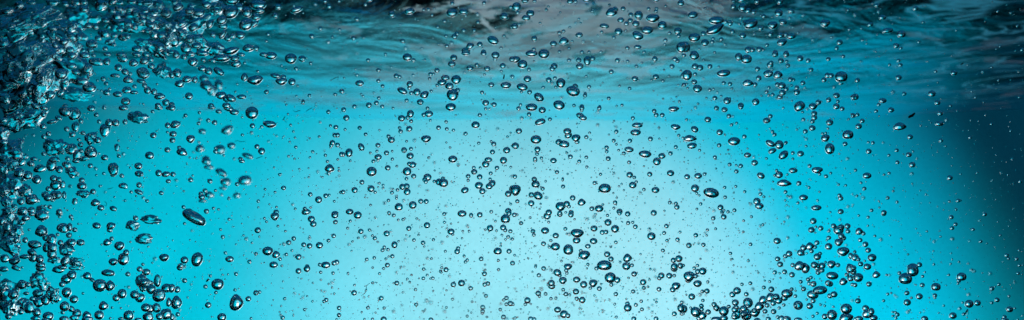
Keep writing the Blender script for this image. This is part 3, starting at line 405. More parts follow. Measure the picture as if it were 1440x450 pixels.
    '733.8,166.2,5.3,5.1;824.5,221.2,5.3,5.1;853.2,213,5.3,5.1;892,249.5,5.3,5.1;750.7,330.2,5.3,5.1;866,340.8,5.3,5.1;761.2,406.5,5.3,5.1;'
    '767.2,413.3,5.3,5.1;792,407.3,5.3,5.1;1001.7,58.7,5.3,5.1;1041.7,25,5.3,5.1;1176.7,67.8,5.3,5.1;1078.7,63.3,5.3,5.1;1078,129.3,5.3,5.1;'
    '1086.7,133,5.3,5.1;1129.7,168,5.3,5.1;1115,215,5.3,5.1;990.8,244.8,5.3,5.1;1138.7,233.3,5.3,5.1;1019.8,277.3,5.3,5.1;1104.7,269.8,5.3,5.1;'
    '1112,276.8,5.3,5.1;1055.5,343.5,5.3,5.1;976.3,377,5.3,5.1;984.2,414.3,5.3,5.1;1198.7,400,5.3,5.1;1118.5,416.3,5.3,5.1;1093.5,445.8,5.3,5.1;'
    '913.3,322.5,4.7,5.7;1360,439.2,3,8.3,-15;214.5,156.7,5,4.8;173.3,216.3,5,4.8;98.3,261.7,5,4.8;1235.7,16,5,4.8;1202.5,20.8,5,4.8;1235.7,147,5,4.8;'
    '1263.7,85,5,4.8;1227.5,200.8,5,4.8;1225.8,295.7,5,4.8;1238.7,336.8,5,4.8;1429.7,364,5,4.8;1349.8,433.8,5,4.8;376.7,47.8,5,4.8;443.3,5.8,5,4.8;'
    '471.3,132.7,5,4.8;353.7,186.7,5,4.8;363.2,282.7,5,4.8;479.5,270.3,5,4.8;316.8,355.5,5,4.8;365,410.5,5,4.8;245.3,447,5,4.8;468.3,384,5,4.8;'
    '467,397.5,5,4.8;615.5,37.8,5,4.8;627.3,50.5,5,4.8;602.5,13.3,5,4.8;614.7,120,5,4.8;532.7,137.8,5,4.8;562,179.7,5,4.8;627.5,171.3,5,4.8;583,197.5,5,4.8;'
    '530.8,225,5,4.8;559,267,5,4.8;546.2,281.8,5,4.8;610.8,255,5,4.8;689.2,252,5,4.8;540.3,347.5,5,4.8;545.5,351,5,4.8;526.3,362.5,5,4.8;654.7,368.3,5,4.8;'
    '595.7,378.3,5,4.8;608.7,391.2,5,4.8;625.3,437.7,5,4.8;703.5,435.3,5,4.8;712.5,448.8,5,4.8;792.5,44,5,4.8;912,12.3,5,4.8;750.8,69.2,5,4.8;'
    '763.8,123,5,4.8;776.2,117,5,4.8;807.2,148.3,5,4.8;885.3,124.3,5,4.8;818,155.3,5,4.8;905.5,266.5,5,4.8;772.5,347.3,5,4.8;800.8,329.2,5,4.8;'
    '816.7,352.5,5,4.8;938,338.3,5,4.8;738.7,428,5,4.8;774.7,419.8,5,4.8;830.2,405,5,4.8;901.7,423.5,5,4.8;948.3,387.5,5,4.8;958.7,425,5,4.8;'
    '1185.8,79.2,5,4.8;998.2,126.3,5,4.8;1115.8,112,5,4.8;1178.3,142.5,5,4.8;1086.2,185,5,4.8;1105.3,200.5,5,4.8;985.3,286.7,5,4.8;1023.8,297.8,5,4.8;'
    '1027.2,356.3,5,4.8;960.8,373.3,5,4.8;980.8,373.3,5,4.8;1043.3,399.8,5,4.8;1058.5,406.5,5,4.8;1102.2,428.8,5,4.8;80.8,329.7,4.7,5;791.3,252.2,3.7,6.3;'
    '25,405.8,5,4.3;134.2,237,4.7,4.5;145.8,243.7,4.7,4.5;184.3,270,4.7,4.5;201.2,278,4.7,4.5;200.8,371.7,4.7,4.5;180.8,403.7,4.7,4.5;1266.8,67.5,4.7,4.5;'
    '1437.5,70,4.7,4.5;1331,168.7,4.7,4.5;1364.2,193.3,4.7,4.5;1203,239.3,4.7,4.5;1282.5,244.2,4.7,4.5;1434.7,255.3,4.7,4.5;1202,354.3,4.7,4.5;'
    '1368.3,322.7,4.7,4.5;1379.2,339.3,4.7,4.5;1366.5,379.7,4.7,4.5;1392.8,384.5,4.7,4.5;1404.7,399.8,4.7,4.5;1394.7,425.7,4.7,4.5;1362.5,413.8,4.7,4.5;'
    '1355.2,441.7,4.7,4.5;1431.7,384.3,4.7,4.5;477.5,41.7,4.7,4.5;476.7,1.3,4.7,4.5;436.7,88.8,4.7,4.5;280.5,158.3,4.7,4.5;281.2,168,4.7,4.5;'
    '368,178,4.7,4.5;416,206.8,4.7,4.5;439.7,213.3,4.7,4.5;457.5,218.3,4.7,4.5;393.3,245.3,4.7,4.5;460.5,227,4.7,4.5;247.5,253.3,4.7,4.5;'
    '435.3,335.3,4.7,4.5;295.8,387.8,4.7,4.5;330.5,407.7,4.7,4.5;400.3,420,4.7,4.5;451,382.7,4.7,4.5;428.3,435.3,4.7,4.5;708.7,50.5,4.7,4.5;'
    '595.8,13.7,4.7,4.5;542,76.3,4.7,4.5;653.3,102.2,4.7,4.5;604.2,110.5,4.7,4.5;637.7,183,4.7,4.5;683,152.8,4.7,4.5;551.7,223.7,4.7,4.5;'
    '673.3,201.3,4.7,4.5;527.5,270.3,4.7,4.5;540.8,285.3,4.7,4.5;644.7,231.7,4.7,4.5;658.3,253.7,4.7,4.5;719.5,248.3,4.7,4.5;519.5,323.3,4.7,4.5;'
    '566.7,308.7,4.7,4.5;609.5,337,4.7,4.5;621.7,340.7,4.7,4.5;657,317.8,4.7,4.5;719.5,335.8,4.7,4.5;657,365.5,4.7,4.5;619.5,381.3,4.7,4.5;'
    '701.2,379.2,4.7,4.5;540.2,433,4.7,4.5;553.3,437.8,4.7,4.5;584.2,407.2,4.7,4.5;605.2,425.7,4.7,4.5;678.3,440.3,4.7,4.5;708.7,421.7,4.7,4.5;'
    '523.8,448.8,4.7,4.5;800.3,68,4.7,4.5;820.3,58.7,4.7,4.5;786.7,72.7,4.7,4.5;846.2,45,4.7,4.5;923.3,12,4.7,4.5;828.3,73.3,4.7,4.5;781.7,122.3,4.7,4.5;'
    '882.7,86.3,4.7,4.5;932,113.7,4.7,4.5;732,147.3,4.7,4.5;841.2,156.3,4.7,4.5;840.5,175.5,4.7,4.5;954.5,190.3,4.7,4.5;761.3,222.2,4.7,4.5;'
    '825.3,234.7,4.7,4.5;768.3,278.2,4.7,4.5;844.5,245,4.7,4.5;894.7,255.7,4.7,4.5;946.7,256,4.7,4.5;825.3,308.3,4.7,4.5;835.3,305,4.7,4.5;'
    '854.2,302.8,4.7,4.5;774.5,338.3,4.7,4.5;889.7,312.7,4.7,4.5;826.7,371.7,4.7,4.5;797.2,384,4.7,4.5;920,379.7,4.7,4.5;949.3,421,4.7,4.5;'
    '847.5,437.5,4.7,4.5;724.3,447,4.7,4.5;1002.8,54.2,4.7,4.5;1129.7,21.2,4.7,4.5;1143.3,55.8,4.7,4.5;1106.3,86.2,4.7,4.5;1081.3,123.3,4.7,4.5;'
    '1173,122.2,4.7,4.5;977.8,151.3,4.7,4.5;1028.7,175.5,4.7,4.5;1192,223,4.7,4.5;1092.2,239.7,4.7,4.5;1019.2,263.5,4.7,4.5;1047.2,269.5,4.7,4.5;'
    '1055.8,287,4.7,4.5;994.8,323.3,4.7,4.5;1107.8,334.3,4.7,4.5;1108.3,305,4.7,4.5;1165.7,324.8,4.7,4.5;995.3,396.3,4.7,4.5;1095.8,433,4.7,4.5;'
    '1143.3,444.7,4.7,4.5;239.7,189.2,3.3,6;154.2,125,4.3,4.2;132.5,142.8,4.3,4.2;146.7,149.2,4.3,4.2;46.7,190,4.3,4.2;83.7,304.7,4.3,4.2;'
    '1292.2,58.7,4.3,4.2;1212.5,56.3,4.3,4.2;1251,91,4.3,4.2;1315.8,100.3,4.3,4.2;1250,218.3,4.3,4.2;1250.3,243.5,4.3,4.2;1214.3,278,4.3,4.2;'
    '1261.5,284,4.3,4.2;1220.8,305.3,4.3,4.2;1228.7,371.3,4.3,4.2;1418.3,363.5,4.3,4.2;1433.7,373,4.3,4.2;1297.5,388.5,4.3,4.2;1248.3,413.5,4.3,4.2;'
    '1242.7,422.8,4.3,4.2;1260,447.2,4.3,4.2;1370.3,381.2,4.3,4.2;467,52,4.3,4.2;374.2,57.5,4.3,4.2;340.8,189.7,4.3,4.2;464.7,176.7,4.3,4.2;'
    '303,267.7,4.3,4.2;311.3,273.8,4.3,4.2;321.7,279.5,4.3,4.2;463,274.3,4.3,4.2;411.7,287.5,4.3,4.2;300,292.8,4.3,4.2;259.5,314.5,4.3,4.2;'
    '395,443.3,4.3,4.2;607.5,21.3,4.3,4.2;704.7,67.5,4.3,4.2;654.7,22,4.3,4.2;609.5,104.2,4.3,4.2;502,105.3,4.3,4.2;606.7,128,4.3,4.2;485.3,182,4.3,4.2;'
    '530,212.5,4.3,4.2;603,221.7,4.3,4.2;700,181.2,4.3,4.2;557.5,278.7,4.3,4.2;567.5,282,4.3,4.2;610.5,229,4.3,4.2;675.2,236,4.3,4.2;492.5,310.8,4.3,4.2;'
    '489,320.8,4.3,4.2;490.7,343.7,4.3,4.2;542.7,364,4.3,4.2;625,312.5,4.3,4.2;628.8,321.7,4.3,4.2;700.7,366.2,4.3,4.2;652.7,360,4.3,4.2;'
    '626.3,353.3,4.3,4.2;533.7,384.7,4.3,4.2;539.5,377.5,4.3,4.2;621.2,376.3,4.3,4.2;636.3,420.8,4.3,4.2;524.2,397.7,4.3,4.2;657,444.5,4.3,4.2;'
    '768.3,13.7,4.3,4.2;733.3,129.2,4.3,4.2;823,131.3,4.3,4.2;789.7,137.2,4.3,4.2;874.7,147.8,4.3,4.2;955.3,142.8,4.3,4.2;863.3,292.5,4.3,4.2;'
    '900.2,271.2,4.3,4.2;771.5,312.3,4.3,4.2;727,302,4.3,4.2;815.3,362,4.3,4.2;956.3,326.3,4.3,4.2;720.8,336.2,4.3,4.2;774.2,379.2,4.3,4.2;'
    '753,375.3,4.3,4.2;770.8,400.3,4.3,4.2;758.7,416.7,4.3,4.2;781.8,419.3,4.3,4.2;801.2,414.5,4.3,4.2;921.8,389.5,4.3,4.2;866.7,445.8,4.3,4.2;'
    '786,445,4.3,4.2;721.7,428,4.3,4.2;1110.5,25.3,4.3,4.2;1192.5,13.7,4.3,4.2;1194.2,41.2,4.3,4.2;1073.3,70,4.3,4.2;1005,73.8,4.3,4.2;1081.2,133.8,4.3,4.2;'
    '965.5,168.3,4.3,4.2;983.8,211.3,4.3,4.2;1060,220.7,4.3,4.2;1156.7,188,4.3,4.2;979.7,271.7,4.3,4.2;1089.5,246.7,4.3,4.2;1152.8,245,4.3,4.2;'
    '1034.7,262,4.3,4.2;1074.3,276.7,4.3,4.2;1122,285.3,4.3,4.2;1137.7,263.7,4.3,4.2;1192.7,290.2,4.3,4.2;1004,296.3,4.3,4.2;1056.7,304.7,4.3,4.2;'
    '1006.3,321.7,4.3,4.2;1052.2,366.7,4.3,4.2;1072.7,316,4.3,4.2;1030.7,382.7,4.3,4.2;1082.2,396,4.3,4.2;960.8,425.5,4.3,4.2;971.3,433,4.3,4.2;'
    '960.8,441.3,4.3,4.2;1149.2,440.5,4.3,4.2;235.3,185.8,4,3.8;140.5,261.7,4,3.8;175.8,282,4,3.8;101.3,308,4,3.8;40.8,323,4,3.8;115.3,388.8,4,3.8;'
    '116.7,412.5,4,3.8;1298.3,31.3,4,3.8;1403.3,15.8,4,3.8;1430.8,36.3,4,3.8;1382.5,101.2,4,3.8;1336.7,148.7,4,3.8;1211,257,4,3.8;1205,275.3,4,3.8;'
    '1256,268.5,4,3.8;1335,283.3,4,3.8;1344.3,294.7,4,3.8;1230.3,331.7,4,3.8;1313.8,339.3,4,3.8;1314.7,418.7,4,3.8;1281.7,418.8,4,3.8;1259.2,439.2,4,3.8;'
    '279.7,200,4,3.8;329.5,223.3,4,3.8;450,171.7,4,3.8;408.7,175.7,4,3.8;405.8,219.7,4,3.8;448.8,192.2,4,3.8;475,224.2,4,3.8;372.8,266,4,3.8;'
    '386.7,270.2,4,3.8;415.3,293.5,4,3.8;446.7,241.2,4,3.8;476.7,240,4,3.8;470,283,4,3.8;310.2,322.8,4,3.8;371.7,307,4,3.8;374.8,311.7,4,3.8;'
    '390.8,317.8,4,3.8;410.5,352.2,4,3.8;396.3,373.7,4,3.8;259.2,375.5,4,3.8;252.5,435.8,4,3.8;425.8,418.3,4,3.8;456.3,410,4,3.8;616.7,62,4,3.8;'
    '597.5,84.2,4,3.8;580.8,105.5,4,3.8;705,100,4,3.8;681.3,104.7,4,3.8;552.8,152,4,3.8;570.3,174.5,4,3.8;688.3,152.8,4,3.8;605.3,169.2,4,3.8;'
    '571.7,198.7,4,3.8;713.7,192.2,4,3.8;492.5,226,4,3.8;558,233.7,4,3.8;533.7,257.5,4,3.8;538.7,260.3,4,3.8;538.7,264.5,4,3.8;557.5,275.8,4,3.8;'
    '521.2,288.3,4,3.8;718.3,235,4,3.8;718.3,287,4,3.8;627,289.7,4,3.8;528,306.2,4,3.8;523.7,331.2,4,3.8;503.8,334.5,4,3.8;549.2,325.7,4,3.8;'
    '560,309.2,4,3.8;586.2,307.5,4,3.8;570,337,4,3.8;636.7,330,4,3.8;659.7,325,4,3.8;696.7,310.8,4,3.8;705.8,330.5,4,3.8;696.7,335,4,3.8;601,362.8,4,3.8;'
    '606.7,363.7,4,3.8;563.8,375.3,4,3.8;557.7,383,4,3.8;600.7,386.7,4,3.8;631.7,388.3,4,3.8;498.7,400.8,4,3.8;627.7,432.3,4,3.8;716.3,423.7,4,3.8;'
    '759.5,32.5,4,3.8;809.2,32.5,4,3.8;801.2,38.7,4,3.8;787,51.3,4,3.8;804.7,58.3,4,3.8;857,7,4,3.8;936.2,8.3,4,3.8;880,43,4,3.8;845,72.8,4,3.8;'
    '905.8,72.8,4,3.8;843.3,149.5,4,3.8;960.5,193.7,4,3.8;829.2,186.7,4,3.8;866.7,203,4,3.8;870,211.2,4,3.8;797.2,215,4,3.8;847.8,287.7,4,3.8;'
    '795.7,298.7,4,3.8;745.5,306,4,3.8;789.5,367,4,3.8;805.7,369.2,4,3.8;723.7,359,4,3.8;753.3,373.3,4,3.8;839,423,4,3.8;911.2,403.3,4,3.8;912,433.3,4,3.8;'
    '917,438.8,4,3.8;923,424.7,4,3.8;914.3,378.3,4,3.8;770.3,434.2,4,3.8;991.7,12,4,3.8;1019.7,62,4,3.8;1060.8,47.5,4,3.8;965.8,118,4,3.8;1035.8,173,4,3.8;'
    '1115,223.3,4,3.8;1077.8,222.8,4,3.8;1161.3,187,4,3.8;1134.2,195.3,4,3.8;1133.7,205.5,4,3.8;1128.7,157.5,4,3.8;1135.3,153.3,4,3.8;1168.3,243.3,4,3.8;'
    '1179.2,259.5,4,3.8;980,293.8,4,3.8;1015.5,300,4,3.8;1045.8,310.3,4,3.8;993.3,352,4,3.8;1069.2,317.5,4,3.8;1045.2,326,4,3.8;1147.3,319,4,3.8;'
    '1181.3,308.7,4,3.8;1160.8,368.8,4,3.8;1001,401.7,4,3.8;1153.7,428.3,4,3.8;1198.7,422.5,4,3.8;155,447.5,4,3.3,30;137,113,3.7,3.5;142.5,127.5,3.7,3.5;'
    '147.8,270,3.7,3.5;59.2,310.3,3.7,3.5;157.5,432.5,3.7,3.5;1211.3,39.7,3.7,3.5;1394.7,94.3,3.7,3.5;1221.2,199.8,3.7,3.5;1394.2,174.2,3.7,3.5;'
    '1243.3,245.5,3.7,3.5;1207.5,303,3.7,3.5;1313.3,371.7,3.7,3.5;1246.8,386.5,3.7,3.5;1250.8,386.5,3.7,3.5;1255.5,438.8,3.7,3.5;1347.2,398.7,3.7,3.5;'
    '1334.3,386.5,3.7,3.5;413.3,7.8,3.7,3.5;395.8,92.2,3.7,3.5;418.7,120.5,3.7,3.5;302.5,208,3.7,3.5;271.7,213.8,3.7,3.5;340.3,223.3,3.7,3.5;'
    '412.5,185,3.7,3.5;407.5,199.5,3.7,3.5;435.8,221.3,3.7,3.5;465,207,3.7,3.5;388.7,291,3.7,3.5;307.3,294.5,3.7,3.5;437,291.7,3.7,3.5;269.8,324.5,3.7,3.5;'
    '401.3,325,3.7,3.5;354.3,341.3,3.7,3.5;259.7,374.2,3.7,3.5;415,360.3,3.7,3.5;268.8,400,3.7,3.5;414.2,412.3,3.7,3.5;470,413,3.7,3.5;502,60,3.7,3.5;'
    '562.8,34.5,3.7,3.5;610.8,12,3.7,3.5;593.3,68,3.7,3.5;511.3,53,3.7,3.5;510.5,135,3.7,3.5;550,94.2,3.7,3.5;633,207.5,3.7,3.5;549.2,265.8,3.7,3.5;'
    '552.7,265.8,3.7,3.5;619.5,243.7,3.7,3.5;601.3,268,3.7,3.5;590,261.7,3.7,3.5;569.2,307.3,3.7,3.5;560.5,339.2,3.7,3.5;531.2,340.3,3.7,3.5;'
    '650.8,325,3.7,3.5;682.5,323,3.7,3.5;710.8,336.7,3.7,3.5;704.2,345.8,3.7,3.5;524.2,376.3,3.7,3.5;578.8,386.7,3.7,3.5;573,392,3.7,3.5;'
    '576.3,396.7,3.7,3.5;682.2,379.5,3.7,3.5;663.8,424.3,3.7,3.5;684.7,445.8,3.7,3.5;704.2,427.2,3.7,3.5;512.5,448.8,3.7,3.5;512,418.3,3.7,3.5;'
    '771.2,9.2,3.7,3.5;832.8,15.8,3.7,3.5;934.7,62.3,3.7,3.5;765.3,104.7,3.7,3.5;824.2,107.2,3.7,3.5;871.3,121,3.7,3.5;916.2,112.5,3.7,3.5;'
    '940.8,106.7,3.7,3.5;957.5,99.5,3.7,3.5;959.5,120.8,3.7,3.5;926.7,179.5,3.7,3.5;866.7,178.7,3.7,3.5;810.5,212,3.7,3.5;734.7,240,3.7,3.5;'
    '863.8,243.8,3.7,3.5;797.2,328.8,3.7,3.5;859,347.2,3.7,3.5;724.3,406.2,3.7,3.5;816.3,439.5,3.7,3.5;883.8,390.8,3.7,3.5;765,393.7,3.7,3.5;'
    '983.3,68.7,3.7,3.5;1152.5,71.7,3.7,3.5;1169.2,52,3.7,3.5;1040,33.3,3.7,3.5;989.5,84.2,3.7,3.5;967,123.7,3.7,3.5;989.3,110.3,3.7,3.5;1008.8,130,3.7,3.5;'
    '1014.2,135,3.7,3.5;981.7,145.8,3.7,3.5;1113,120.3,3.7,3.5;1030.5,163.7,3.7,3.5;1164.2,180.7,3.7,3.5;983.3,274.7,3.7,3.5;1035.3,232.3,3.7,3.5;'
    '1068.5,267,3.7,3.5;1149.7,281.7,3.7,3.5;1189.3,260.5,3.7,3.5;1018.3,295.8,3.7,3.5;991.7,327.8,3.7,3.5;993.7,331,3.7,3.5;982.7,342.2,3.7,3.5;'
    '1190,344.7,3.7,3.5;1159.7,430,3.7,3.5;1171.7,431.2,3.7,3.5;1134.3,421.3,3.7,3.5;1073.7,444.3,3.7,3.5;292,394,5,2.3,35;220.8,118.3,3.3,3.2;'
    '166.7,197.5,3.3,3.2;135.3,246.3,3.3,3.2;183,235.8,3.3,3.2;143,343.7,3.3,3.2;183.3,340,3.3,3.2;170,433.3,3.3,3.2;1253,56.3,3.3,3.2;1406.7,65,3.3,3.2;'
    '1421.7,18,3.3,3.2;1371.7,136.7,3.3,3.2;1242.3,200.5,3.3,3.2;1284,212.7,3.3,3.2;1289.7,223,3.3,3.2;1295,176.7,3.3,3.2;1421.3,183.8,3.3,3.2;'
    '1374.3,243,3.3,3.2;1395,253.8,3.3,3.2;1350.8,282,3.3,3.2;1220.5,317.3,3.3,3.2;1216.2,366.7,3.3,3.2;1377.7,309.8,3.3,3.2;1322.5,332.7,3.3,3.2;'
    '1303.3,325.3,3.3,3.2;1267.3,335.7,3.3,3.2;1363.3,338.8,3.3,3.2;1406.7,330.7,3.3,3.2;1433.3,351.7,3.3,3.2;1336.7,370.8,3.3,3.2;1348.7,368,3.3,3.2;'
    '1361.7,370.3,3.3,3.2;1253.3,412,3.3,3.2;1258.3,415,3.3,3.2;1327.2,429.7,3.3,3.2;1353.8,425.3,3.3,3.2;1427.2,433.3,3.3,3.2;1438,443.7,3.3,3.2;'
    '1427,397.5,3.3,3.2;402.5,147.2,3.3,3.2;330.8,129.2,3.3,3.2;416.7,135,3.3,3.2;414.7,193.5,3.3,3.2;388.8,191,3.3,3.2;405,160.3,3.3,3.2;'
    '266.7,221.7,3.3,3.2;414.2,223.3,3.3,3.2;258.3,268.7,3.3,3.2;434.2,249.2,3.3,3.2;476.3,236,3.3,3.2;476.7,247.5,3.3,3.2;342.5,330.8,3.3,3.2;'
    '435.3,332.5,3.3,3.2;313,386.2,3.3,3.2;263.8,418.3,3.3,3.2;462,399.2,3.3,3.2;467,404.3,3.3,3.2;451.7,408.7,3.3,3.2;451.2,393.3,3.3,3.2;'
    '473.3,448.8,3.3,3.2;560.8,43,3.3,3.2;539.5,43.7,3.3,3.2;620.8,62,3.3,3.2;500,97,3.3,3.2;627.5,200.5,3.3,3.2;683,183.8,3.3,3.2;720,205,3.3,3.2;'
    '495.5,339.5,3.3,3.2;588.3,330.3,3.3,3.2;546.7,360.8,3.3,3.2;596.7,346.7,3.3,3.2;634.2,314.5,3.3,3.2;629.2,332.5,3.3,3.2;649.7,335,3.3,3.2;'
    '682.2,372.5,3.3,3.2;633.3,364.3,3.3,3.2;605.3,391.7,3.3,3.2;565.2,429,3.3,3.2;596.3,437.3,3.3,3.2;508.7,439,3.3,3.2;788,17.5,3.3,3.2;'
    '816.3,32.2,3.3,3.2;840.8,49.7,3.3,3.2;900.3,94.2,3.3,3.2;902.5,88.3,3.3,3.2;897.5,112.7,3.3,3.2;933.8,98.3,3.3,3.2;932.5,139,3.3,3.2;'
    '746.7,166.7,3.3,3.2;830.3,196.3,3.3,3.2;927.2,195,3.3,3.2;811.7,174.2,3.3,3.2;739.3,287.3,3.3,3.2;760.3,286.7,3.3,3.2;870.5,262,3.3,3.2;'
    '874.2,258.7,3.3,3.2;934.3,296.5,3.3,3.2;808,308.3,3.3,3.2;839.3,311,3.3,3.2;900.8,357.3,3.3,3.2;746.2,427.3,3.3,3.2;818.3,410.8,3.3,3.2;'
    '845.3,399.5,3.3,3.2;857.2,422.2,3.3,3.2;880.7,420.3,3.3,3.2;815.2,433.3,3.3,3.2;804.7,426.3,3.3,3.2;835.8,415.5,3.3,3.2;1085.8,23.7,3.3,3.2;'
    '1122.5,45.8,3.3,3.2;1010.8,93.7,3.3,3.2;1003.3,125,3.3,3.2;993.3,137.7,3.3,3.2;1070.8,134.7,3.3,3.2;1132,123.3,3.3,3.2;1137.5,97.3,3.3,3.2;'
    '1019.5,189.5,3.3,3.2;1193.3,167.5,3.3,3.2;1120.8,182,3.3,3.2;1167.7,298.3,3.3,3.2;1152.5,269.7,3.3,3.2;1029.7,364,3.3,3.2;1103,311.7,3.3,3.2;'
    '1130.3,357.8,3.3,3.2;1134.3,356.2,3.3,3.2;985,364,3.3,3.2;1096.3,384.2,3.3,3.2;1126.3,402,3.3,3.2;1118.7,408.8,3.3,3.2;1097.5,390.8,3.3,3.2;'
    '201.2,145.8,3,2.9;35.8,190.8,3,2.9;220.3,184.3,3,2.9;191.3,275.5,3,2.9;160.8,277,3,2.9;214.2,369.3,3,2.9;110,314.7,3,2.9;188.3,438.3,3,2.9;'
    '1345,42.5,3,2.9;1231.7,72.3,3,2.9;1210.8,86.2,3,2.9;1385.8,161.7,3,2.9;1423.3,223.7,3,2.9;1282.8,258,3,2.9;1350.8,244.5,3,2.9;1302,273.3,3,2.9;'
    '1236.7,291.7,3,2.9;1384.7,299.2,3,2.9;1261.2,417.2,3,2.9;1300.8,382.5,3,2.9;1393.3,411.2,3,2.9;1431.3,449.2,3,2.9;333.3,118,3,2.9;402.2,97.8,3,2.9;'
    '276.2,222.7,3,2.9;377.5,198.3,3,2.9;435.8,194.7,3,2.9;385.3,235.5,3,2.9;421.2,237.7,3,2.9;378.8,287.2,3,2.9;363.3,291.7,3,2.9;320.7,385.8,3,2.9;'
    '393.3,438.8,3,2.9;395.3,430.2,3,2.9;412.7,443.8,3,2.9;424,392,3,2.9;484.2,109.5,3,2.9;606.7,217,3,2.9;611.3,239.7,3,2.9;571.3,330.7,3,2.9;'
    '704.2,342,3,2.9;568.3,375.3,3,2.9;655,394.2,3,2.9;682,393,3,2.9;680,412.2,3,2.9;628,408.3,3,2.9;514.5,408.2,3,2.9;532.5,422.5,3,2.9;528.3,439.7,3,2.9;'
    '518.3,416.7,3,2.9;833.3,57.8,3,2.9;850.8,60,3,2.9;751,86,3,2.9;797.3,103.7,3,2.9;954,119.2,3,2.9;951.2,136.3,3,2.9;856.3,189.2,3,2.9;733.8,209.3,3,2.9;'
    '863.7,170,3,2.9;773.7,238.8,3,2.9;758.8,293.8,3,2.9;862.5,271.3,3,2.9;742.8,363.3,3,2.9;955.3,355,3,2.9;751.7,346.2,3,2.9;898.8,438.7,3,2.9;'
    '917.3,429.2,3,2.9;732.5,434.7,3,2.9;755.8,432.2,3,2.9;748.7,382,3,2.9;1192.5,53.7,3,2.9;1168.3,20.7,3,2.9;1140.8,52.5,3,2.9;1099.2,110.5,3,2.9;'
    '1067.2,189.5,3,2.9;1051.2,208.8,3,2.9;1139.5,252.7,3,2.9;989.7,281.2,3,2.9;1087,255.3,3,2.9;1199.2,272.8,3,2.9;1199.5,287.7,3,2.9;1007,237,3,2.9;'
    '1122,331.3,3,2.9;1118.7,352.3,3,2.9;1146.3,327,3,2.9;1162.5,337.8,3,2.9;1156.7,371.7,3,2.9;992.5,415.3,3,2.9;1075.5,394.7,3,2.9;1304.2,86.7,3.7,2.3;'
    '33,194.2,2.7,2.6;160,185.3,2.7,2.6;179.7,208.3,2.7,2.6;165,216.7,2.7,2.6;179.3,232,2.7,2.6;230,265.8,2.7,2.6;95,295.8,2.7,2.6;149.7,353.3,2.7,2.6;'
    '148.7,301.3,2.7,2.6;1218.7,61.2,2.7,2.6;1236,105.2,2.7,2.6;1360.8,91.2,2.7,2.6;1432.8,100.8,2.7,2.6;1400.8,217.8,2.7,2.6;1294.2,267.8,2.7,2.6;'
    '1235.8,282.7,2.7,2.6;1408.3,243.3,2.7,2.6;1251.7,331,2.7,2.6;1312.8,353,2.7,2.6;1321.3,324.5,2.7,2.6;1388,342.3,2.7,2.6;1207.7,417.3,2.7,2.6;'
    '1413.7,406.7,2.7,2.6;1294.2,439.5,2.7,2.6;444.2,149.2,2.7,2.6;365,181,2.7,2.6;456.2,212.2,2.7,2.6;433.8,236.3,2.7,2.6;331.7,343.5,2.7,2.6;'
    '274.3,389.7,2.7,2.6;398,395.7,2.7,2.6;513.3,277.5,2.7,2.6;602.8,352.5,2.7,2.6;608,350.5,2.7,2.6;553.3,398,2.7,2.6;943.7,138.7,2.7,2.6;'
    '919.3,127.7,2.7,2.6;960,280,2.7,2.6;906.3,369,2.7,2.6;1130,38.3,2.7,2.6;1113.7,141.8,2.7,2.6;1185,95.7,2.7,2.6;1082.7,180.5,2.7,2.6;'
    '1180.3,216.3,2.7,2.6;1133.7,292,2.7,2.6;998.3,253.7,2.7,2.6;1031.7,271.2,2.7,2.6;1012.7,338,2.7,2.6;1002.5,313.7,2.7,2.6;141.7,136.7,2.3,2.2;'
    '214.5,292.5,2.3,2.2;90.8,292.5,2.3,2.2;235.8,346.7,2.3,2.2;152.5,360,2.3,2.2;157,413.7,2.3,2.2;175.8,403.3,2.3,2.2;1265.8,24.7,2.3,2.2;'
    '1229.2,19,2.3,2.2;1400.8,68.7,2.3,2.2;1383.3,143.7,2.3,2.2;1203,146.2,2.3,2.2;1346.2,156.2,2.3,2.2;1420.8,171,2.3,2.2;1362,183,2.3,2.2;'
    '1339.2,221.2,2.3,2.2;1227.5,218.3,2.3,2.2;1338.3,232.8,2.3,2.2;1368.8,254.8,2.3,2.2;1294.7,285.8,2.3,2.2;1328.3,286.2,2.3,2.2;1307.8,285,2.3,2.2;'
    '1385.3,279.5,2.3,2.2;1425.8,293,2.3,2.2;1272.2,351.3,2.3,2.2;1346.7,348.2,2.3,2.2;1339.2,365,2.3,2.2;1288.3,321.7,2.3,2.2;1253.7,347.2,2.3,2.2;'
    '1312,425.8,2.3,2.2;1306.7,418.7,2.3,2.2;1399.3,403,2.3,2.2;1320,440,2.3,2.2;1288.3,400.5,2.3,2.2;1299.7,436.7,2.3,2.2;363.3,191.2,2.3,2.2;'
    '377.2,199.2,2.3,2.2;342.8,209.2,2.3,2.2;346.2,273.3,2.3,2.2;318.3,313,2.3,2.2;340,314.3,2.3,2.2;366.2,350,2.3,2.2;427.8,352,2.3,2.2;402,438.5,2.3,2.2;'
    '411.8,437,2.3,2.2;382,429.3,2.3,2.2;297.5,445.3,2.3,2.2;529.5,36.2,2.3,2.2;667,353.3,2.3,2.2;758,16.7,2.3,2.2;774,212.3,2.3,2.2;1184.2,184.2,2.3,2.2;'
    '1024.2,216.2,2.3,2.2;1175,236,2.3,2.2;234.2,300.8,2,1.9;1301.7,8.7,2,1.9;1352.5,23.8,2,1.9;1366.7,118.7,2,1.9;1201.7,97.2,2,1.9;1328.3,207.2,2,1.9;'
    '1427.5,210,2,1.9;1306.7,169.2,2,1.9;1340.3,257.2,2,1.9;1400.5,280.5,2,1.9;1363,264.3,2,1.9;1365.8,277.7,2,1.9;1240,286,2,1.9;1273.3,269.2,2,1.9;'
    '1263.7,311.3,2,1.9;1382.8,316.2,2,1.9;1280,339.2,2,1.9;298.3,328.8,2,1.9;400,316.7,2,1.9;322.8,331.7,2,1.9;355,330.3,2,1.9;245.8,352.8,2,1.9;'
    '726,410.3,2,1.9;123.3,358.3,1.7,1.6;775,191.7,1.7,1.6;841.7,237.5,1.3,1.3')

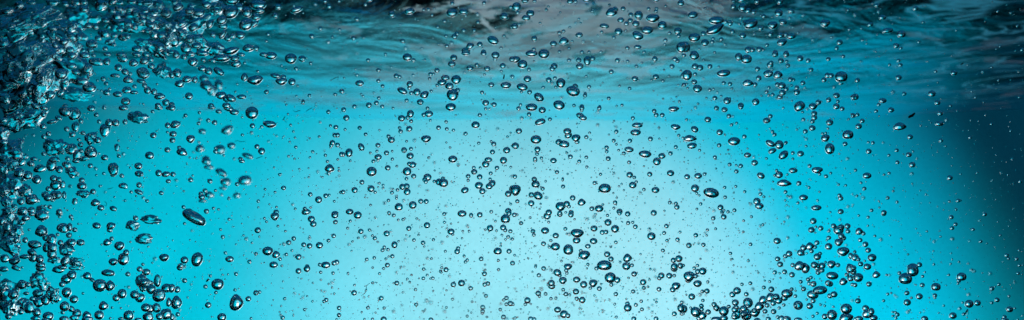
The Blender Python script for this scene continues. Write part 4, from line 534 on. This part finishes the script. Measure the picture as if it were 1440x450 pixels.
# ------------------------------------------------------------------ bubbles
def ico(sub):
    bm = bmesh.new(); bmesh.ops.create_icosphere(bm, subdivisions=sub, radius=1.0)
    vs = [v.co.copy() for v in bm.verts]; fs = [[v.index for v in f.verts] for f in bm.faces]; bm.free()
    return vs, fs
ICO = {k: ico(k) for k in (1, 2, 3, 4, 5, 6)}
def lumpy(level, seed):
    vs, fs = ICO[{1: 4, 2: 5, 3: 6}[level]]
    off = Vector((seed * 7.13, seed * 3.77, seed * 1.91))
    out = []
    A = {1: .20, 2: .40, 3: .52}[level]; Fq = {1: 1.0, 2: 1.2, 3: 1.25}[level]
    for v in vs:
        if level > 1: v = v + Vector((noise.noise(v * 1.6 + off), noise.noise(v * 1.6 - off), noise.noise(v.yzx * 1.6 + off))) * (.22 if level == 2 else .32)
        n = noise.noise(v * Fq + off)
        n2 = noise.noise(v * Fq * 2.3 + off)
        r = 1 + A * n + A * .30 * n2
        if level >= 2:
            rd = 1 - abs(noise.noise(v * Fq * 1.5 + off * 1.7)) * 2
            r += A * (.22 if level == 2 else .15) * (rd - .5)
        if level == 3: r += .018 * (1 - abs(noise.noise(Vector((v.x * 2, v.y * 5, v.z * 5)) + off)) * 2)
        out.append(v * r)
    mx_ = max(abs(p.x) for p in out); mz = max(abs(p.z) for p in out)
    out = [(p.x / mx_, p.y / max(mx_, mz), p.z / mz) for p in out]
    me = bpy.data.meshes.new('pocket'); me.from_pydata(out, [], fs); smooth(me); me.materials.append(m_air)
    return me
def wobbled(sub, seed, amp):
    vs, fs = ICO[sub]; out = []
    for v in vs:
        p = v * (1 + amp * noise.noise(v * .9 + Vector((seed * 3.1, seed, 0)))); p.z -= amp * .4 * v.x * v.x * (1 if seed % 2 else -1)
        out.append(p)
    mx_ = max(abs(p.x) for p in out); mz = max(abs(p.z) for p in out)
    me = bpy.data.meshes.new('bubble'); me.from_pydata([(p.x / mx_, p.y / mx_, p.z / mz) for p in out], [], fs)
    smooth(me); me.materials.append(m_air); return me

B = []
for t in DATA.split(';'):
    v = [float(q) for q in t.split(',')]
    B.append((v[0], v[1], v[2], v[3], v[4] if len(v) > 4 else 0, int(v[5]) if len(v) > 5 else 0))
# the churned water at top left and the packed rising clump at lower right hold more than could be read off singly
B += [(30, 30, 98, 56, 15, 3), (78, 44, 84, 50, -22, 3), (30, 84, 104, 64, 24, 3), (88, 90, 84, 62, -42, 3), (26, 124, 92, 64, 34, 3),
      (30, 166, 78, 40, 30, 3), (112, 22, 60, 40, 12, 3), (12, 212, 46, 40, 0, 3), (10, 262, 46, 46, 10, 3), (12, 318, 44, 60, 0, 3),
      (190, 26, 84, 44, 5, 3), (262, 36, 76, 46, 24, 3), (60, 122, 60, 40, 50, 3), (225, 62, 60, 34, 10, 3), (14, 420, 40, 56, 0, 3)]
rc = random.Random(21)
for k in range(62):
    if k < 34:
        u = rc.random(); x, y = 4 + 118 * u + rc.gauss(0, 12), 165 - 135 * u + rc.gauss(0, 20)
    else: x, y = rc.uniform(140, 335), rc.uniform(0, 72)
    if x < 0 or y < 0 or (k < 34 and k % 3): continue
    m = rc.uniform(9, 19) if k % 5 else rc.uniform(20, 40)
    B.append((x, y, m, m * rc.uniform(.55, .85), rc.uniform(-35, 45), 2 if m > 14 else 1))
for k in range(46):
    x, y = (rc.gauss(1050, 42), rc.gauss(436, 9)) if k < 26 else (rc.gauss(1165, 34), rc.gauss(372, 26))
    if y > 452: continue
    m = rc.uniform(5, 10.5); B.append((x, y, m, m * rc.uniform(.85, .97), 0, 0))
# pale, soft bubbles that drift farther back in the photo
def far_back(b_):
    x, y, w_, h_, a, lv = b_
    if 270 < x < 355 and 175 < y < 290 and w_ > 9: return True
    if 278 < x < 310 and 108 < y < 132: return True
    return w_ < 5.5 and pseudo(x, y, 5) < .22
# choose a depth for each bubble so that neighbours in the picture do not run into each other
cell = {}; depth = []
for i, b_ in enumerate(B):
    x, y, w_, h_, a, lv = b_
    R = max(w_, h_) / 2
    lo, hi = (.56, .66) if lv < 2 else (.60, .74)
    if far_back(b_): lo, hi = .92, 1.15
    keys = [(int(x // 60) + p, int(y // 60) + q) for p in (-1, 0, 1) for q in (-1, 0, 1)]
    best = None
    for k in range(14):
        D = lo + (hi - lo) * pseudo(x, y, k + .5)
        r3 = R * D / F; gap = 9
        for kk in keys:
            for (x2, y2, R2, D2) in cell.get(kk, ()):
                d2 = math.hypot(x - x2, y - y2) * D / F
                gap = min(gap, math.hypot(d2, D - D2) - r3 - R2 * D2 / F)
        if best is None or gap > best[0]: best = (gap, D)
        if gap > .0002: break
    D = best[1]; depth.append(D)
    cell.setdefault((int(x // 60), int(y // 60)), []).append((x, y, R, D))

def place(i):
    x, y, w_, h_, a, lv = B[i]; D = depth[i]
    M = Euler((PITCH, 0, 0)).to_matrix() @ Matrix.Rotation(-math.radians(a), 3, 'Y')
    sx, sz = w_ * .52 * D / F, h_ * .52 * D / F
    return at(x, y, D), M, (sx, max(sx, sz) if abs(w_ - h_) < 3 or lv else (sx * .6 + sz * .4), sz)

order = sorted(range(len(B)), key=lambda i: -B[i][2] * B[i][3])
pockets = [i for i in order if B[i][5] > 0][:300]
rounds = [i for i in order if B[i][5] == 0]
singles, rest = rounds[:300], rounds[300:]

def where(x, y):
    if y < 50: v = 'along the dark top edge'
    elif y < 105: v = 'below the rippled surface'
    elif y < 165: v = 'under the surface ripples'
    elif y < 225: v = 'in the upper open water'
    elif y < 290: v = 'at middle depth'
    elif y < 345: v = 'below middle depth'
    elif y < 398: v = 'low in the water'
    else: v = 'by the bottom edge'
    if x < 60: h = 'far left edge'
    elif x < 120: h = 'far left'
    elif x < 190: h = 'left, beside splash'
    elif x < 260: h = 'left'
    elif x < 480: h = 'left of glow'
    elif x < 680: h = 'left side of glow'
    elif x < 860: h = 'centre of glow'
    elif x < 1050: h = 'right side of glow'
    elif x < 1240: h = 'right of glow'
    else: h = 'far right'
    return v, h
def shape(i):
    x, y, w_, h_, a, lv = B[i]; m = max(w_, h_); r = w_ / h_
    size = 'large' if m > 24 else 'medium' if m > 15 else 'small'
    if lv == 1: return size + ' dented air bubble'
    if lv == 2: return size + ' crumpled air pocket'
    if lv == 3: return size + ' folded air pocket'
    if abs(a) >= 15 and (r > 1.2 or r < .83): s = 'tilted oval'
    elif r > 1.55: s = 'very flat'
    elif r > 1.22: s = 'flattened oval'
    elif r < .85: s = 'upright oval'
    else: s = 'round'
    return size + ' ' + s + ' bubble'
ORD = ['leftmost', 'second', 'third', 'fourth', 'fifth', 'sixth', 'seventh', 'eighth', 'ninth', 'tenth', 'eleventh', 'twelfth',
       'thirteenth', 'fourteenth', 'fifteenth', 'sixteenth', 'seventeenth', 'eighteenth', 'nineteenth', 'twentieth'] + ['%d-th' % q for q in range(21, 60)]
groups = {}
for i in pockets + singles: groups.setdefault((shape(i), where(B[i][0], B[i][1])), []).append(i)
LABEL = {}
for (s, (v, h)), ids in groups.items():
    ids.sort(key=lambda i: B[i][0])
    for k, i in enumerate(ids):
        t = '%s %s, %s' % (s, v, h)
        if len(ids) > 1: t += ', leftmost' if k == 0 else (', rightmost' if k == len(ids) - 1 else ', %s from left' % ORD[k])
        LABEL[i] = t

variants = [wobbled(4, s, a_) for s, a_ in ((1, .0), (2, .06), (3, .10), (4, .14), (5, .18))]
for i in singles:
    loc, M, sc = place(i); x, y, w_, h_, a, lv = B[i]
    q = pseudo(x, y, 3)
    me = variants[0] if max(w_, h_) < 11 and q < .7 else variants[int(q * 4.99)]
    o = link('air_bubble', me)
    o.matrix_world = Matrix.Translation(loc) @ M.to_4x4() @ Matrix.Diagonal((*sc, 1))
    o['label'] = LABEL[i]; o['category'] = 'bubble'; o['group'] = 'air bubbles rising through the lit water'
for n_, i in enumerate(pockets):
    loc, M, sc = place(i); lv = B[i][5]
    o = link('air_pocket', lumpy(lv, n_ + 1))
    sc = (sc[0], min(sc[0], sc[2]) * (1 if lv < 3 else .8), sc[2])
    o.matrix_world = Matrix.Translation(loc) @ M.to_4x4() @ Matrix.Diagonal((*sc, 1))
    o['label'] = LABEL[i]; o['category'] = 'air pocket'; o['group'] = 'misshapen air pockets of the splash'

def swarm(name, items, sub, label, cat):
    vs0, fs0 = ICO[sub]; vs = []; fs = []
    for loc, M, sc in items:
        k = len(vs)
        for v in vs0: vs.append((loc + M @ Vector((v.x * sc[0], v.y * sc[1], v.z * sc[2])))[:])
        fs.extend([[q + k for q in f] for f in fs0])
    me = bpy.data.meshes.new(name); me.from_pydata(vs, [], fs); smooth(me)
    o = link(name, me, m_air); o['kind'] = 'stuff'; o['label'] = label; o['category'] = cat
    return o
swarm('small_bubbles', [place(i) for i in rest], 3, 'swarm of small round air bubbles between the larger bubbles in the glowing water', 'small bubbles')
# the finest bubbles, one or two pixels wide
tiny = []
rnd = random.Random(3)
while len(tiny) < 9000:
    x, y = rnd.uniform(-20, 1460), rnd.uniform(-10, 470)
    p = .35 + .65 * math.exp(-((x - 800) / 420) ** 2) * min(1, max(.2, (y - 60) / 200))
    if noise.noise(Vector((x / 70, y / 70, 2.2))) < -.15: p *= .5
    if rnd.random() > p: continue
    D = rnd.uniform(.5, .72); r = (.42 + .95 * rnd.random() ** 3) * D / F
    if rnd.random() < .05: r *= 1.8
    tiny.append((at(x, y, D), Matrix.Identity(3), (r, r, r)))
swarm('fine_bubbles', tiny, 1, 'dusting of the finest air bubbles, pinprick specks all through the water', 'fine bubbles')

# ------------------------------------------------------------------ fibres and debris
def tube(name, pts, D, r_px, m, label, cat, taper=False):
    P = [at(x, y, D) for x, y in pts]; r = r_px * D / F; vs = []; fs = []; n = 8
    for k, p in enumerate(P):
        d = (P[min(k + 1, len(P) - 1)] - P[max(k - 1, 0)]).normalized()
        s = d.cross(Vector((0, 1, 0))).normalized(); t = s.cross(d)
        e = r * (.35 + .65 * math.sin(math.pi * (k + .5) / len(P))) if taper else r * (.6 + .4 * math.sin(math.pi * (k + .5) / len(P)))
        for j in range(n):
            a = j / n * 2 * math.pi; vs.append((p + s * math.cos(a) * e + t * math.sin(a) * e)[:])
    for k in range(len(P) - 1):
        for j in range(n): fs.append((k * n + j, k * n + (j + 1) % n, (k + 1) * n + (j + 1) % n, (k + 1) * n + j))
    fs.append(list(range(n))[::-1]); fs.append([(len(P) - 1) * n + j for j in range(n)])
    me = bpy.data.meshes.new(name); me.from_pydata(vs, [], fs); smooth(me)
    o = link(name, me, m); o['label'] = label; o['category'] = cat
    if cat == 'fibre': o['group'] = 'pale fibres drifting in the water'
    return o
FIB = [([(330, 199), (334, 197.5), (338, 199.5), (345, 198.5)], 'hooked pale fibre right of the tilted oval bubble under the surface'),
       ([(430, 157), (434, 154), (439, 151.5)], 'short slanted pale fibre, uppermost of the fibres'),
       ([(412, 155), (416, 157.5), (420, 155.5), (423, 156)], 'wavy pale fibre left of the uppermost slanted fibre'),
       ([(397, 169), (401, 164), (399, 168), (403, 172)], 'kinked pale fibre under the wavy one'),
       ([(360, 223), (364, 221.5), (369, 220)], 'pale fibre lying beside the blurred bubbles at middle depth'),
       ([(465, 113), (470, 110), (476, 108), (475, 113)], 'thin bent pale fibre left of the small bubbles at upper left of the glow'),
       ([(151, 266), (155, 265), (159, 263.5)], 'faint pale fibre among the bubbles at left'),
       ([(508, 416), (513, 412), (516, 408), (515, 402), (520, 398)], 'long curved pale fibre low in the left part of the glow'),
       ([(147, 283), (150, 286), (149, 290), (146, 288)], 'looped pale fibre below the faint fibre at left'),
       ([(1079, 230.5), (1080, 233), (1085, 231.5)], 'tiny check shaped pale fibre right of the glow'),
       ([(425, 144), (427, 141), (428, 144), (427, 147)], 'small ring shaped pale fibre under the surface ripples')]
for pts, lab in FIB: tube('fibre', pts, .57, .42, m_fibre, lab, 'fibre')
tube('debris', [(1277.5, 165.5), (1280, 163.5), (1283, 162.5), (1286.5, 159)], .57, 1.9, m_debris, 'black splinter of debris floating above the big flat bubble at right', 'debris', True)
tube('debris', [(708, 111.5), (708.6, 108), (709, 104.5)], .57, 1.0, m_debris, 'short upright black sliver above a flat bubble in the glow', 'debris', True)
tube('debris', [(290, 396), (292, 394), (294, 392.5)], .57, 1.2, m_debris, 'tiny black sliver beside the big round bubble at lower left', 'debris', True)
tube('debris', [(1351, 91), (1353, 89.5), (1355, 88.5)], .57, .9, m_debris, 'tiny black sliver on the rippled surface at upper right', 'debris', True)
tube('debris', [(1357, 442), (1359, 438), (1361, 435)], .57, 1.1, m_debris, 'tiny black sliver under two bubbles at the lower right', 'debris', True)
